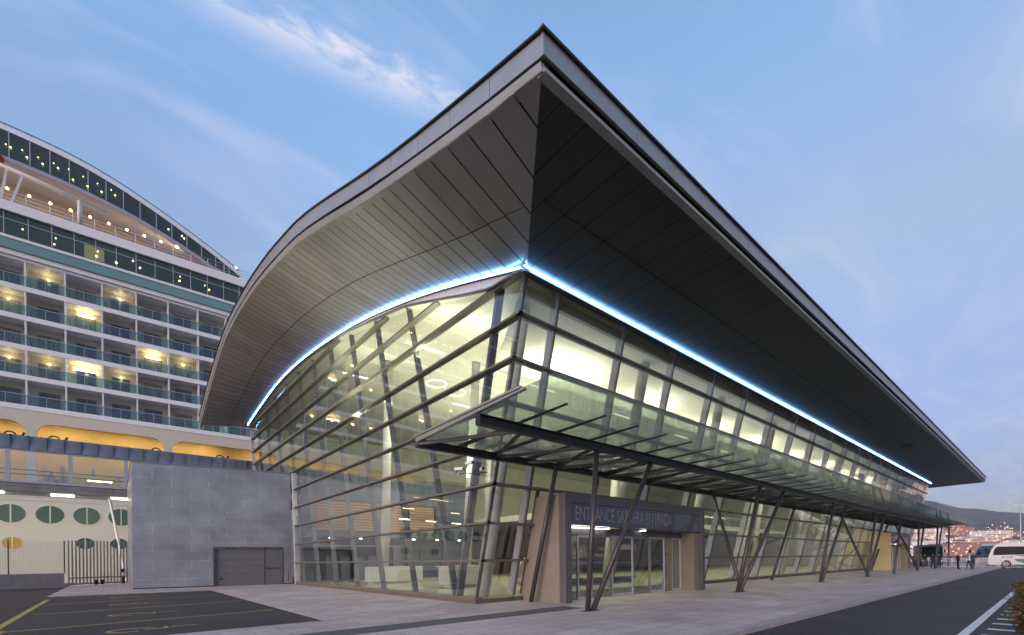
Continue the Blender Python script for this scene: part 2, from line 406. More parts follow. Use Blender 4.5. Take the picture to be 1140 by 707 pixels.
def grid_sheet(x0, y0, x1, y1, z):
    return MB().poly([(x0, y0, z), (x1, y0, z), (x1, y1, z), (x0, y1, z)])
struct(MB().prism([(-160, -70), (140, -70), (140, 58), (-160, 58)], -4.0, -0.12), 'ground', M_asph)
struct(MB().prism([(-60, 4.75), (120, 4.75), (120, 13.05), (4.35, 13.05), (4.35, 32.9), (-2.6, 33.3), (-2.6, 50), (120, 50), (120, 57.6), (-60, 57.6), (-60, 49), (-3.4, 49), (-3.4, 33.0), (-2.6, 32.6), (4.05, 32.2), (4.05, 13.35), (-60, 13.35)], -0.118, -0.116), 'pavement_bed', M_kerb)
pv = MB()
pv.prism([(-60, 4.75), (96, 4.75), (96, 58), (-2.62, 58), (-2.62, 33.3), (4.35, 32.85), (4.35, 13.05), (-60, 13.05)], -0.11, 0.0)
struct(pv, 'pavement', M_pave)
kb = MB()
x = -60
while x < 95.5:
    kb.box(x, 4.5, -0.11, x + 0.99, 4.745, 0.002); x += 1.0
struct(kb, 'kerb', M_kerb)
struct(MB().prism([(-60, 13.054), (4.346, 13.054), (4.346, 32.846), (-2.62, 33.296), (-2.62, 57), (-60, 57)], -0.11, -0.012), 'parking_lot', M_asph)
struct(MB().prism([(-60, 10.02), (11.6, 10.02), (11.6, 10.95), (-60, 10.95)], -0.02, 0.004), 'drain_strip', mat('drain_dark_stone', (0.085, 0.082, 0.095), 0.6, var=0.2, scale=4, bump=0.2))
mk = MB()
for y in (16.95, 22.1, 27.25, 32.2): mk.prism([(-2.05, y - .42), (4.1, y + .40), (4.1, y + .5), (-2.05, y - .32)], -0.01, -0.007)
mk.prism([(-2.36, 13.6), (-2.2, 13.6), (-2.3, 30.6), (-2.46, 30.6)], -0.01, -0.007)
mk.prism([(-2.2, 12.2 + .9), (-2.06, 13.1), (-2.05, 16.9), (-2.2, 16.9)], -0.0095, -0.0065)
for y in (14.7, 19.4, 24.4, 29.4):
    # worn bay mark: an open loop, a short bar and a small hook
    z0, z1 = -0.01, -0.006
    loop = [(0.28 + 0.42 * math.cos(a), y + 0.34 * math.sin(a)) for a in [R(d) for d in range(70, 300, 20)]]
    for a, b in zip(loop, loop[1:]): mk.beam((a[0], a[1], -0.008), (b[0], b[1], -0.008), 0.09, 0.003)
    mk.prism([(0.3, y + .28), (0.75, y + .28), (0.75, y + .36), (0.3, y + .36)], z0, z1)
    mk.prism([(0.55, y - .1), (0.95, y - .1), (0.95, y), (0.55, y)], z0, z1)
    mk.prism([(0.95, y - .1), (1.03, y - .1), (1.03, y + .25), (0.95, y + .25)], z0, z1)
    mk.prism([(1.1, y + .1), (1.65, y + .1), (1.65, y + .18), (1.1, y + .18)], z0, z1)
struct(mk, 'parking_markings', M_yellow)
rm = MB()
rm.box(11.0, 1.28, -0.118, 60, 1.44, -0.114)
x = 12.6
while x < 40:
    rm.box(x, -1.6, -0.118, x + 0.20, 1.10, -0.114); x += 1.25
struct(rm, 'road_markings', M_whitep)

# water and hills
def water_mat():
    M = bpy.data.materials.new('sea_water'); M.use_nodes = True; t = M.node_tree; b = t.nodes['Principled BSDF']
    b.inputs['Base Color'].default_value = (0.03, 0.045, 0.06, 1); b.inputs['Roughness'].default_value = 0.12
    n = t.nodes.new('ShaderNodeTexNoise'); n.inputs['Scale'].default_value = 0.35; n.inputs['Detail'].default_value = 6
    tcn = t.nodes.new('ShaderNodeTexCoord'); t.links.new(tcn.outputs['Object'], n.inputs['Vector'])
    bp = t.nodes.new('ShaderNodeBump'); bp.inputs['Strength'].default_value = 0.35; bp.inputs['Distance'].default_value = 0.5
    t.links.new(n.outputs[0], bp.inputs['Height']); t.links.new(bp.outputs[0], b.inputs['Normal'])
    return M
struct(MB().poly([(-9000, -9000, -3.0), (9000, -9000, -3.0), (9000, 9000, -3.0), (-9000, 9000, -3.0)]), 'water', water_mat())

def hill_h(a, r):
    """terrain height at azimuth a (degrees) and distance r"""
    ridge = 150 + 34 * noise.noise(Vector((a * 0.09, 3.1, 0))) + 16 * noise.noise(Vector((a * 0.35, 7.7, 0)))
    ridge *= 1.0 - 0.25 * max(0, min(1, (8 - a) / 20))
    ridge *= lerp_table([(-95, 0.35), (-60, 0.6), (-20, 0.80), (0, 0.74), (3, 0.84), (7, 1.16), (14, 1.15), (30, 0.8), (60, 0.3)], a)
    t = (r - 780) / 1500
    if t <= 0: return -6 + 0 * t
    s = t * t * (3 - 2 * t) if t < 1 else max(0.2, 1 - (t - 1) * 1.2)
    low = 17 * min(1, max(0, (r - 780) / 260))
    return -3 + low * (1 + 0.5 * noise.noise(Vector((a * 0.5, r * 0.004, 1)))) + ridge * s * (1 + 0.22 * noise.noise(Vector((a * 0.25, r * 0.0032, 5)))) * 0.95 + 5 * noise.noise(Vector((a * 1.5, r * 0.02, 2)))
hm = MB(); na, nr = 200, 34
for i in range(na + 1):
    a = -95 + 155 * i / na
    for j in range(nr + 1):
        r = 760 + (2900 - 760) * (j / nr) ** 1.2
        hm.v.append((r * math.cos(R(a)), r * math.sin(R(a)), hill_h(a, r)))
for i in range(na):
    for j in range(nr):
        b = i * (nr + 1) + j; hm.face((b, b + nr + 1, b + nr + 2, b + 1), True)
M_hill = mat('hillside_scrub', (0.075, 0.062, 0.055), 0.9, var=0.55, scale=0.012)
struct(hm, 'hills', M_hill)

# ------------------------------------------------------------------ terminal building
term = empty('terminal_building', (10.1, 13.9, 0), 'modern ferry terminal with slanted glass walls, a huge angular metal roof and blue light line', 'terminal')
XL = 10.1                                # left facade plane
XEND = 82.2
def RF(x, k):                            # right facade point at row k
    return Vector((x, 13.92 - 0.3456 * k, 0.22 + 1.3515 * k))
def CR(k): return Vector((10.11 + 0.02 * k, 13.92 - 0.3456 * k, 0.22 + 1.3515 * k))
LED = [(11.16, 11.0), (11.98, 11.25), (13.62, 11.78), (15.81, 12.44), (17.65, 12.95), (19.2, 13.33), (21.1, 13.79), (23.95, 14.37), (26.3, 14.76), (29.4, 15.19), (31.7, 15.45), (34.4, 15.7), (36.8, 15.84), (39.6, 15.90), (42, 15.82), (44.4, 15.64), (47.7, 15.38), (50.3, 15.1), (51.3, 14.95), (60, 14.2)]
def zi(y): return 11.0 if y <= 11.16 else smooth_table(LED, y, 1, min(1.2, (y - 11.16)))
EDGE = [(6.45, 11.1, 11.31, 11.80), (8.26, 11.50, 11.78, 12.29), (12.05, 12.62, 12.90, 13.41), (15.15, 13.59, 13.95, 14.47), (17.07, 14.31, 14.64, 15.2), (20.15, 15.38, 15.7, 16.31),
        (22.3, 16.05, 16.38, 16.97), (27, 17.05, 17.40, 18.0), (31, 17.75, 18.08, 18.62), (36, 18.18, 18.48, 19.0), (40, 18.2, 18.48, 18.98), (43, 17.75, 18.1, 18.5), (47, 16.7, 17.05, 17.6), (50, 15.9, 16.3, 16.9), (53.6, 14.88, 15.25, 15.9), (56, 14.5, 14.9, 15.5)]
def ze(y, c): return smooth_table(EDGE, y, c, min(1.3, max(0.01, y - 6.45)))
SK = [(6.45, 0.0), (8, 0.55), (13.7, 0.0), (22, -2.0), (31, -3.3), (40, -3.3), (53.6, -2.4)]
YE = 53.6
# left soffit: separate sheet panels, seams run from eave to glass
def inner_pt(yo):
    """seam end for outer y: along direction (1, s)"""
    s = lerp_table(SK, yo) / 3.7
    y = yo + s * 3.7
    # where does it meet the mitre?
    # mitre: x=6.4+3.87t, y=6.45+4.71t
    # seam:  x=6.4+3.7u, y=yo+s*3.7*u
    den = 4.71 / 3.87 - s
    dxm = (yo - 6.45) / den
    if dxm < 3.8: return Vector((6.4 + dxm, yo + s * dxm, 11.1 - 0.1 * dxm / 3.87))
    return Vector((XL - 0.03, y, zi(y)))
M_soffs = [M_soffL, mat('soffit_sheet_metal_pale', (0.262, 0.255, 0.248), 0.38, 0.55, var=0.14, scale=0.45), mat('soffit_sheet_metal_warm', (0.235, 0.222, 0.208), 0.43, 0.55, var=0.18, scale=0.8)]
sl = MB(); ys = [6.45]
while ys[-1] < YE - 0.3:
    ys.append(ys[-1] + (0.86 if ys[-1] < 12 else 0.70))
ys[-1] = YE
GAP = 0.024; tone_r = random.Random(3)
def soff(yo, u):
    o = Vector((6.4, yo, ze(yo, 1))); i = inner_pt(yo)
    sag = -0.12 * math.sin(math.pi * u) * min(1, max(0, (yo - 9) / 10))
    p = o.lerp(i, u); p.z += sag
    return p
cut = 0.55
for a, b in zip(ys, ys[1:]):
    a2, b2 = a + GAP, b - GAP
    cu = cut + random.uniform(-.03, .03) if a < 11.5 else cut
    segs = [(0.0, 0.14), (0.14, 0.3), (0.3, cu - 0.003), (cu + 0.003, 0.78), (0.78, 1.0)]
    xi = inner_pt((a + b) / 2).x - 6.4; uc = 2.1 / xi
    if uc < .93: segs = [(0.0, uc - .004), (uc + .004, 1.0)]
    else: segs = [(0.0, 1.0)]
    xa_ = inner_pt(a).x - 6.4; xb_ = inner_pt(b).x - 6.4; full = len(segs) == 1
    for u0, u1 in segs:
        sl.use(M_soffs[tone_r.choice((0, 0, 0, 1, 1, 2))])
        for q_ in range(4):
            v0 = u0 + (u1 - u0) * q_ / 4; v1 = u0 + (u1 - u0) * (q_ + 1) / 4
            xi_ = inner_pt((a + b) / 2).x - 6.4
            def fx(v, xe):      # keep the cross joint parallel to the eave
                if full: return v
                j = 2.1 / xi_; jn = 2.1 / xe
                return v * jn / j if v <= j else jn + (v - j) * (1 - jn) / (1 - j)
            sl.poly([soff(a2, fx(v0, xa_)), soff(b2, fx(v0, xb_)), soff(b2, fx(v1, xb_)), soff(a2, fx(v1, xa_))], True)
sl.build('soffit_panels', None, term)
bk = MB()
for a, b in zip(ys, ys[1:]):
    for u0, u1 in ((0, .25), (.25, .5), (.5, .75), (.75, 1)):
        q = [soff(a, u0), soff(b, u0), soff(b, u1), soff(a, u1)]
        bk.poly([p + Vector((0.02, 0, 0.05)) for p in q])
# right soffit, flat, seams run across
def rs(x, u):                             # u 0 = outer y 6.45, 1 = facade
    x_in = max(x, 10.27); t = min(1.0, max(0.0, (x - 6.4) / 3.87))
    yi = 6.45 + 4.71 * t
    return Vector((x, 6.45 + (yi - 6.45) * u, 11.1 - 0.1 * (yi - 6.45) * u / 4.71))
sr = MB(); xs = [6.4]
while xs[-1] < 87.4: xs.append(xs[-1] + (0.95 if xs[-1] > 10 else 0.774))
xs[-1] = 87.9
for a, b in zip(xs, xs[1:]):
    dl = max(.05, (rs((a + b) / 2, 1).y - 6.45)); uc = 2.3 / dl
    for u0, u1 in (((0, uc - .004), (uc + .004, 1)) if uc < .95 else ((0, 1),)):
        da_ = max(.05, rs(a, 1).y - 6.45); db_ = max(.05, rs(b, 1).y - 6.45)
        fy = lambda u, d: u if u in (0, 1) else min(1, u * dl / d)
        sr.poly([rs(a + GAP * .6, fy(u0, da_)), rs(b - GAP * .6, fy(u0, db_)), rs(b - GAP * .6, fy(u1, db_)), rs(a + GAP * .6, fy(u1, da_))])
    bk.poly([rs(a, 0) + Vector((0, 0, .06)), rs(b, 0) + Vector((0, 0, .06)), rs(b, 1) + Vector((0, 0, .06)), rs(a, 1) + Vector((0, 0, .06))])
# beyond the far end of the glass the overhang turns the corner
sr.poly([(XEND + .1, 11.17, 11.0), (87.9, 11.17, 11.0), (87.9, 52, 11.0), (XEND + .1, 52, 11.0)])
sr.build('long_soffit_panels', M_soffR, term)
bk.build('soffit_backing', M_black, term)
vt = MB()                                  # small grille in the long soffit
vt.box(52.0, 8.3, 10.99, 53.2, 8.9, 11.03)
vt.build('soffit_vent', M_coping, term)

# fascia: left
fl = MB(); cl = MB(); gl_ = MB(); tl = MB()
yy = [6.45 + (YE + 0.4 - 6.45) * k / 30 for k in range(31)]
for a, b in zip(yy, yy[1:]):
    g = 0.008
    P = lambda y, x, z: (x, y, z)
    fl.hexa([P(a + g, 6.36, ze(a, 2)), P(a + g, 6.44, ze(a, 2)), P(b - g, 6.44, ze(b, 2)), P(b - g, 6.36, ze(b, 2)),
             P(a + g, 6.36, ze(a, 3) - .06), P(a + g, 6.44, ze(a, 3) - .06), P(b - g, 6.44, ze(b, 3) - .06), P(b - g, 6.36, ze(b, 3) - .06)])
    cl.hexa([P(a, 6.30, ze(a, 3) - .04), P(a, 6.7, ze(a, 3) - .04), P(b, 6.7, ze(b, 3) - .04), P(b, 6.30, ze(b, 3) - .04),
             P(a, 6.30, ze(a, 3)), P(a, 6.7, ze(a, 3)), P(b, 6.7, ze(b, 3)), P(b, 6.30, ze(b, 3))])
    gl_.hexa([P(a, 6.46, ze(a, 1) + .10), P(a, 6.6, ze(a, 1) + .10), P(b, 6.6, ze(b, 1) + .10), P(b, 6.46, ze(b, 1) + .10),
              P(a, 6.46, ze(a, 3) - .1), P(a, 6.6, ze(a, 3) - .1), P(b, 6.6, ze(b, 3) - .1), P(b, 6.46, ze(b, 3) - .1)])
    da, db = ze(a, 1), ze(b, 1)
    tl.hexa([P(a, 6.41, da - .015), P(a, 6.62, da - .03), P(b, 6.62, db - .03), P(b, 6.41, db - .015),
             P(a, 6.37, da + max(.05, min(.22, ze(a, 2) - da - .07))), P(a, 6.62, da + .12), P(b, 6.62, db + .12), P(b, 6.37, db + max(.05, min(.22, ze(b, 2) - db - .07)))])
# fascia: right
def rfx(mbx, y0, y1, z0, z1, step, g):
    x = 6.45
    while x < 88.0:
        x2 = min(x + step, 88.0); mbx.box(x + g, y0, z0, x2 - g, y1, z1); x = x2
rfx(fl, 6.36, 6.44, 11.31, 11.74, 3.0, 0.008)
rfx(cl, 6.30, 6.7, 11.745, 11.80, 81.5, 0)
rfx(gl_, 6.50, 6.6, 11.15, 11.7, 81.5, 0)
rfx(tl, 6.42, 6.62, 11.085, 11.17, 81.5, 0)
fl.box(88.0, 6.36, 11.31, 88.08, 52, 11.74); cl.box(87.8, 6.3, 11.745, 88.14, 52, 11.80); tl.box(87.92, 6.4, 11.08, 88.04, 52, 11.24); gl_.box(87.85, 6.5, 11.15, 87.95, 52, 11.7)
fl.box(6.36, 6.36, 11.31, 6.45, 6.452, 11.74); cl.box(6.30, 6.30, 11.745, 6.45, 6.46, 11.80)
fl.build('fascia', M_fascia, term); cl.build('roof_coping', M_coping, term); gl_.build('shadow_gap', M_black, term); tl.build('drip_trim', M_trim, term)
# roof skin and end trim
rf = MB(); ry = [6.5 + (YE + .3 - 6.5) * k / 26 for k in range(27)]
for a, b in zip(ry, ry[1:]):
    ta = lambda y: 11.72 if y < 11 else zi(y) + 0.75
    rf.poly([(6.5, a, ze(a, 3) - .05), (10.2, a, ta(a)), (10.2, b, ta(b)), (6.5, b, ze(b, 3) - .05)])
    rf.poly([(10.2, a, ta(a)), (87.9, a, 11.72 + (ta(a) - 11.72) * .6), (87.9, b, 11.72 + (ta(b) - 11.72) * .6), (10.2, b, ta(b))])
rf.build('roof_sheet', M_roof, term)
et = MB()
o = soff(YE, 0); i = soff(YE, 1); 
et.poly([o, o + Vector((0, .35, 1.0)), i + Vector((0, .35, 1.0)), i])
0 and et.hexa([i + Vector((0, -.0, -.02)), i + Vector((.3, 0, -.02)), i + Vector((.3, .3, -.3)), i + Vector((0, .3, -.3)), i + Vector((0, 0, .3)), i + Vector((.3, 0, .3)), i + Vector((.3, .3, .3)), i + Vector((0, .3, .3))])
et.build('roof_end_trim', M_trim, term)

# LED line
ld = MB()
ly = [11.16 + (51.1 - 11.16) * (k / 60) for k in range(61)]
for a, b in zip(ly, ly[1:]):
    ld.beam((XL - 0.12, a, zi(a) - 0.045), (XL - 0.12, b, zi(b) - 0.045), 0.035, 0.045)
ld.beam((10.02, 10.985, 10.955), (XEND, 10.985, 10.955), 0.035, 0.04)
ld.build('light_line', M_led, term)
hs = MB()
for a, b in zip(ly, ly[1:]):
    hs.beam((XL - 0.05, a, zi(a) - 0.09), (XL - 0.05, b, zi(b) - 0.09), 0.12, 0.03)
hs.beam((10.2, 11.14, 10.90), (XEND, 11.14, 10.90), 0.1, 0.03)
hs.build('light_line_housing', M_dark, term)
# white curved bulkhead between light line and glass
BH = [(11.16, .0), (12, .13), (12.74, .34), (14.3, .46), (15.8, .38), (17.7, .27), (19.2, .18), (22.7, .15), (26.4, .08), (52, .05)]
BB = [(11.16, 10.95), (12.8, 11.06), (14.34, 11.52), (15.8, 12.02), (17.66, 12.64), (19.2, 13.12), (22.7, 13.88), (26.4, 14.63)]
def bbot(y): return min(zi(y) - .07, lerp_table(BB, y)) if y < 26.4 else zi(y) - .07
wb = MB(); wbf = MB(); ly2 = [11.16 + .3 * k for k in range(134)]
for a, b in zip(ly2, ly2[1:]):
    wbf.beam((XL - .04, a, bbot(a) - .02), (XL - .04, b, bbot(b) - .02), .12, .06)
    wb.hexa([(XL - .02, a, bbot(a)), (XL + .1, a, bbot(a)), (XL + .1, b, bbot(b)), (XL - .02, b, bbot(b)), (XL - .02, a, zi(a) - .02), (XL + .1, a, zi(a) - .02), (XL + .1, b, zi(b) - .02), (XL - .02, b, zi(b) - .02)])
wbf.build('bulkhead_frame', M_trans, term)
for a, b in ():
    wb.hexa([(XL - .02, a, zi(a) - lerp_table(BH, a) - .08), (XL + .1, a, zi(a) - lerp_table(BH, a) - .08), (XL + .1, b, zi(b) - lerp_table(BH, b) - .08), (XL - .02, b, zi(b) - lerp_table(BH, b) - .08),
             (XL - .02, a, zi(a) - .02), (XL + .1, a, zi(a) - .02), (XL + .1, b, zi(b) - .02), (XL - .02, b, zi(b) - .02)])
wb.build('curved_bulkhead', M_white, term)

# left glass ---------------------------------------------------------------
def ztop(y): return bbot(y) - 0.02
def xl(z): return 10.11 + 0.0148 * (z - .22)
def ycorner(z): return 13.92 - 0.2557 * (z - .22)
YB = [15.45 + 3.25 * k for k in range(0, 12)]        # mullion feet
LEAN = 0.30
def ym(k, z): return YB[k] + LEAN * z
YLEND = lambda z: (36.0 + 0.10 * z) if z < 8.3 else 46.6 + 0.31 * z
rows = [0.22 + 1.3515 * k for k in range(9)] + [12.25, 13.55, 14.87, 16.2]
def quad_clip(z0, z1, ya, yb):
    """pane between two row heights and two (sloping) side lines, cut by the curved top"""
    n = 7; pts_b = []; pts_t = []
    for j in range(n + 1):
        t = j / n
        y0 = ya(z0) + (yb(z0) - ya(z0)) * t; y1 = ya(z1) + (yb(z1) - ya(z1)) * t
        zt = min(z1, ztop(y1))
        if zt <= z0 + 0.02: return_t = True
        f = (zt - z0) / (z1 - z0)
        f = max(0.0, f)
        pts_b.append(Vector((xl(z0), y0, z0))); pts_t.append(Vector((xl(z0 + f * (z1 - z0)), y0 + (y1 - y0) * f, z0 + f * (z1 - z0))))
    return pts_b, pts_t
def pane(mb, pb, pt):
    jx = [random.uniform(-.006, .006) for _ in range(3)]
    for j in range(len(pb) - 1):
        a, b, c, d = pb[j], pb[j + 1], pt[j + 1], pt[j]
        if (d.z - a.z) < 0.01 and (c.z - b.z) < 0.01: continue
        off = lambda p, t: p + Vector((jx[0] + jx[1] * t + jx[2] * (p.z % 1.35), 0, 0))
        n = len(pb) - 1
        mb.poly([off(a, j / n), off(b, (j + 1) / n), off(c, (j + 1) / n), off(d, j / n)])
bounds = [lambda z: ycorner(z)] + [(lambda z, k=k: ym(k, z)) for k in range(12)]
for bi in range(len(bounds)):
    ya = bounds[bi]; yb = bounds[bi + 1] if bi + 1 < len(bounds) else YLEND
    g = MB()
    for r_ in range(12):
        z0, z1 = rows[r_], rows[r_ + 1]
        lim = YLEND(z0 + .3)
        A, B = ya, yb
        if A(z0) >= lim - .05: continue
        if B(z0) > lim: B = YLEND
        if z0 < 8.3 < z1 and A(8.4) > 37: continue
        pb, pt = quad_clip(z0, z1, A, B)
        pane(g, pb, pt)
    if g.f: g.build('glass_pane', M_glassT, term)
# mullions (inside)
for k in range(12):
    # top where the line meets the curve
    z = 0.22
    while z < 17 and z < ztop(ym(k, z)) - .02: z += 0.03
    z0 = 0.22
    if ym(k, 2) > YLEND(2): z0 = 8.3
    if ym(k, z0) > YLEND(z0 + .2): continue
    MB().beam((xl(z0) + .17, ym(k, z0), z0), (xl(z) + .17, ym(k, z + .12), z + .12), 0.10, 0.26, up=(1, 0, 0)).build('mullion', M_vee, term)
    # first one is one arm of a V, its twin follows the corner
MB().beam((10.32, 15.35, .22), (10.42, 12.60, 11.45), 0.15, 0.28, up=(1, 0, 0)).build('mullion', M_vee, term)
# corner post
cp = MB(); cp.beam(CR(0) + Vector((.07, .07, 0)), CR(8) + Vector((.07, .07, -.1)), 0.09, 0.09); cp.build('corner_post', M_dark, term)
# transoms left
for k in range(1, 12):
    z = rows[k]
    a = CR(k) if k <= 8 else None
    if a is None:
        y = 11.5
        while y < 50 and ztop(y) < z: y += 0.05
        if y >= 50: continue
        y0 = y
    else: y0 = a.y
    y1 = YLEND(z) + .05
    x = xl(z)
    hh = (.035, .035) if k != 8 else (.11, .05)
    t = MB(); t.box(x - .15, y0 - (.15 if k <= 8 else 0), z - hh[0], x + .03, y1, z + hh[1])
    t.box(x + .03, y0 + .1, z - .05, x + .14, y1, z + .05)
    t.build('transom', M_trans, term)
t = MB(); t.box(10.0, 13.85, .15, 10.3, 36, .23); t.build('transom', M_trans, term)
# facade end frame at the annex
MB().beam((10.12, YLEND(.1), 0), (10.2, YLEND(8.2), 8.2), .22, .3, up=(1, 0, 0)).build('end_frame', M_mull, term)
MB().beam((10.2, YLEND(8.4), 8.3), (10.3, YLEND(14.85), 14.85), .12, .2, up=(1, 0, 0)).build('end_frame', M_mull, term)

# right glass ---------------------------------------------------------------
XM = [11.93 + 3.78 * k for k in range(19)]
edges = ['c'] + XM + [XEND]
BOX0, BOX1 = 12.30, 22.42              # entrance box
B2_0, B2_1 = 61.6, 71.5
for bi in range(len(edges) - 1):
    g = MB()
    for r_ in range(8):
        def px_(e, kk): return CR(kk).x if e == 'c' else float(e)
        j = [random.uniform(-.003, .003) for _ in range(3)]
        xa0, xa1 = px_(edges[bi], r_), px_(edges[bi], r_ + 1); xb = float(edges[bi + 1])
        if r_ < 3 and (xa0 >= 12.2 and xb <= BOX1 + .5 or xa0 >= B2_0 - 2 and xb <= B2_1 + 2): continue
        p = [RF(xa0, r_), RF(xb, r_), RF(xb, r_ + 1), RF(xa1, r_ + 1)]
        for q, s_ in zip(p, (j[0], j[0] + j[1], j[0] + j[1] + j[2], j[0] + j[2])): q.y += s_
        g.poly(p)
    g.build('glass_pane', M_glassT, term)
for k, x in enumerate(XM):
    r0 = 3 if (12.2 < x < BOX1 + .1 or B2_0 - 1 < x < B2_1 + 1) else 0
    MB().beam(RF(x, r0) + Vector((0, .2, 0)), RF(x, 8.0) + Vector((0, .2, 0)), 0.12, 0.30, up=(0, 1, 0)).build('mullion', M_mull, term)
    jn = MB().beam(RF(x, r0) + Vector((0, -.012, 0)), RF(x, 8.0) + Vector((0, -.012, 0)), 0.035, 0.03, up=(0, 1, 0)).build('glazing_joint', M_dark, term)
MB().beam(RF(11.93 + .48, 0) + Vector((0, .1, 0)), RF(12.41, 3) + Vector((0, .1, 0)), 0.07, 0.16, up=(0, 1, 0)).build('mullion', M_dark, term)
for k in range(1, 9):
    p = CR(k); z = p.z; y = p.y
    segs = [(p.x - .15, XEND)]
    if k < 3: segs = [(p.x - .15, BOX0 + .12), (BOX1, B2_0), (B2_1, XEND)]
    t = MB()
    for a, b in segs:
        if k == 8: t.box(a, y - .12, z - .16, b, y + .1, z - .06)
        else:
            t.box(a, y - .15, z - .035, b, y + .03, z + .035); t.box(a + .2, y + .03, z - .05, b, y + .14, z + .05)
    t.build('transom', M_trans, term)
pl = MB()
pl.prism([(9.98, 13.78), (12.25, 13.78), (12.25, 14.1), (10.3, 14.1), (10.3, 35.9), (9.98, 35.9)], 0, .155)
pl.box(BOX1, 13.78, 0, B2_0, 14.1, .2); pl.box(B2_1, 13.78, 0, XEND, 14.1, .2)
pl.build('plinth', M_plinth, term)
# far end wall, glazed
ew = MB(); ew.poly([(XEND - .6, 13.9, 0), (XEND + .0, 11.3, 10.95)] + [(XEND, y_, 10.9 + (zi(y_) - 10.9) * .55 + .25) for y_ in range(12, 51, 2)] + [(XEND - .6, 50, 0)])
ew.build('end_wall', mat('end_wall_cream', (0.45, 0.44, 0.38), 0.6), term)

# interior -------------------------------------------------------------------
M_ceil = MATS.get('c') or None
def slat_mat():
    M = bpy.data.materials.new('slatted_ceiling'); M.use_nodes = True; t = M.node_tree; b = t.nodes['Principled BSDF']
    tcn = t.nodes.new('ShaderNodeTexCoord'); w = t.nodes.new('ShaderNodeTexWave'); w.bands_direction = 'Y'; w.inputs['Scale'].default_value = 1.6; w.inputs['Distortion'].default_value = 0
    t.links.new(tcn.outputs['Object'], w.inputs['Vector'])
    cr = t.nodes.new('ShaderNodeValToRGB'); cr.color_ramp.elements[0].position = 0.12; cr.color_ramp.elements[0].color = (0.30, 0.29, 0.24, 1)
    cr.color_ramp.elements[1].position = 0.3; cr.color_ramp.elements[1].color = (0.70, 0.69, 0.62, 1)
    t.links.new(w.outputs['Fac'], cr.inputs[0]); t.links.new(cr.outputs[0], b.inputs['Base Color']); b.inputs['Roughness'].default_value = 0.5
    return M
M_ceil = slat_mat()
ce = MB(); cy_ = [11.4 + (51.5 - 11.4) * k / 24 for k in range(25)]
for a, b in zip(cy_, cy_[1:]):
    h = lambda y: zi(y) - .12
    ce.poly([(10.22, a, h(a)), (XEND - .2, a, 10.9 + (h(a) - 10.9) * .55), (XEND - .2, b, 10.9 + (h(b) - 10.9) * .55), (10.22, b, h(b))])
ce.build('hall_ceiling', M_ceil, term)
MB().hexa([(10.4, 11.5, 10.72), (XEND - .3, 11.5, 10.72), (XEND - .3, 17.5, 10.82), (14.0, 17.5, 10.82), (10.4, 11.5, 10.80), (XEND - .3, 11.5, 10.80), (XEND - .3, 17.5, 10.87), (14.0, 17.5, 10.87)]).build('plaster_ceiling', mat('ceiling_plaster', (.72, .71, .66), .7), term)
MB().box(10.5, 11.42, 10.42, XEND - .3, 11.60, 10.715).build('header_beam', mat('header_olive', (.42, .40, .30), .5), term)
M_floor = mat('hall_floor', (0.42, 0.40, 0.30), 0.25, var=0.08, scale=1)
MB().box(10.3, 14.1, .02, XEND - .6, 51, .15).build('hall_floor', M_floor, term)
M_iw = mat('hall_wall_plaster', (0.52, 0.52, 0.42), 0.7, var=0.08, scale=.4)
bw = MB(); bw.box(10.6, 49.5, 8.65, 25.99, 49.8, 14.6); bw.box(26, 49.5, .15, XEND - .5, 49.8, 14.6); bw.build('back_wall', M_iw, term)
M_gbox = panel_mat('zinc_interior', (0.10, 0.12, 0.17), 1.9, 0.62, axes='XZ', metal=0.2, rough=.5)
M_wood = bpy.data.materials.new('timber_slats'); M_wood.use_nodes = True
_t = M_wood.node_tree; _b = _t.nodes['Principled BSDF']; _tc = _t.nodes.new('ShaderNodeTexCoord'); _w = _t.nodes.new('ShaderNodeTexWave'); _w.bands_direction = 'Z'; _w.inputs['Scale'].default_value = 1.4; _w.inputs['Distortion'].default_value = .6
_t.links.new(_tc.outputs['Object'], _w.inputs['Vector']); _c = _t.nodes.new('ShaderNodeValToRGB'); _c.color_ramp.elements[0].color = (.16, .085, .05, 1); _c.color_ramp.elements[1].color = (.46, .28, .17, 1)
_t.links.new(_w.outputs['Fac'], _c.inputs[0]); _t.links.new(_c.outputs[0], _b.inputs['Base Color'])
gb = MB(); Y0 = 36.2
# grey box inside the hall: walls with openings, built as slabs butted together
gb.box(10.5, Y0, 2.9, 26, Y0 + .3, 4.0); gb.box(10.5, Y0, 6.4, 26, Y0 + .3, 8.6)
gb.box(10.5, Y0, 4.0, 11.4, Y0 + .3, 6.4); gb.box(22.0, Y0, 4.0, 26, Y0 + .3, 6.4)
gb.box(10.5, Y0, .15, 11.6, Y0 + .3, 2.9); gb.box(19.5, Y0, .15, 26, Y0 + .3, 2.9)
gb.box(25.7, Y0 + .3, .15, 26, 49.4, 8.6); gb.box(10.5, Y0 + .3, 8.4, 25.7, 49.4, 8.6)
gb.build('inner_block', M_gbox, term)
for a in (11.4, 14.0, 16.7, 19.3): MB().box(a + .1, Y0 + .12, 4.0, a + 2.5, Y0 + .2, 6.4).build('timber_screen', M_wood, term)
ob = MB(); ob.box(11.6, Y0 + 3.5, .15, 19.5, Y0 + 3.6, 2.9); ob.build('passage_wall', mat('passage_dark', (.05, .05, .055), .6), term)
for x in (12.2, 13.3, 14.4, 15.5): MB().box(x, Y0 - .3, .15, x + .7, Y0 - .15, 2.0).build('door_leaf', glass('door_glass%d' % int(x), (.5, .55, .5), 1.3) if False else M_gbox, term)
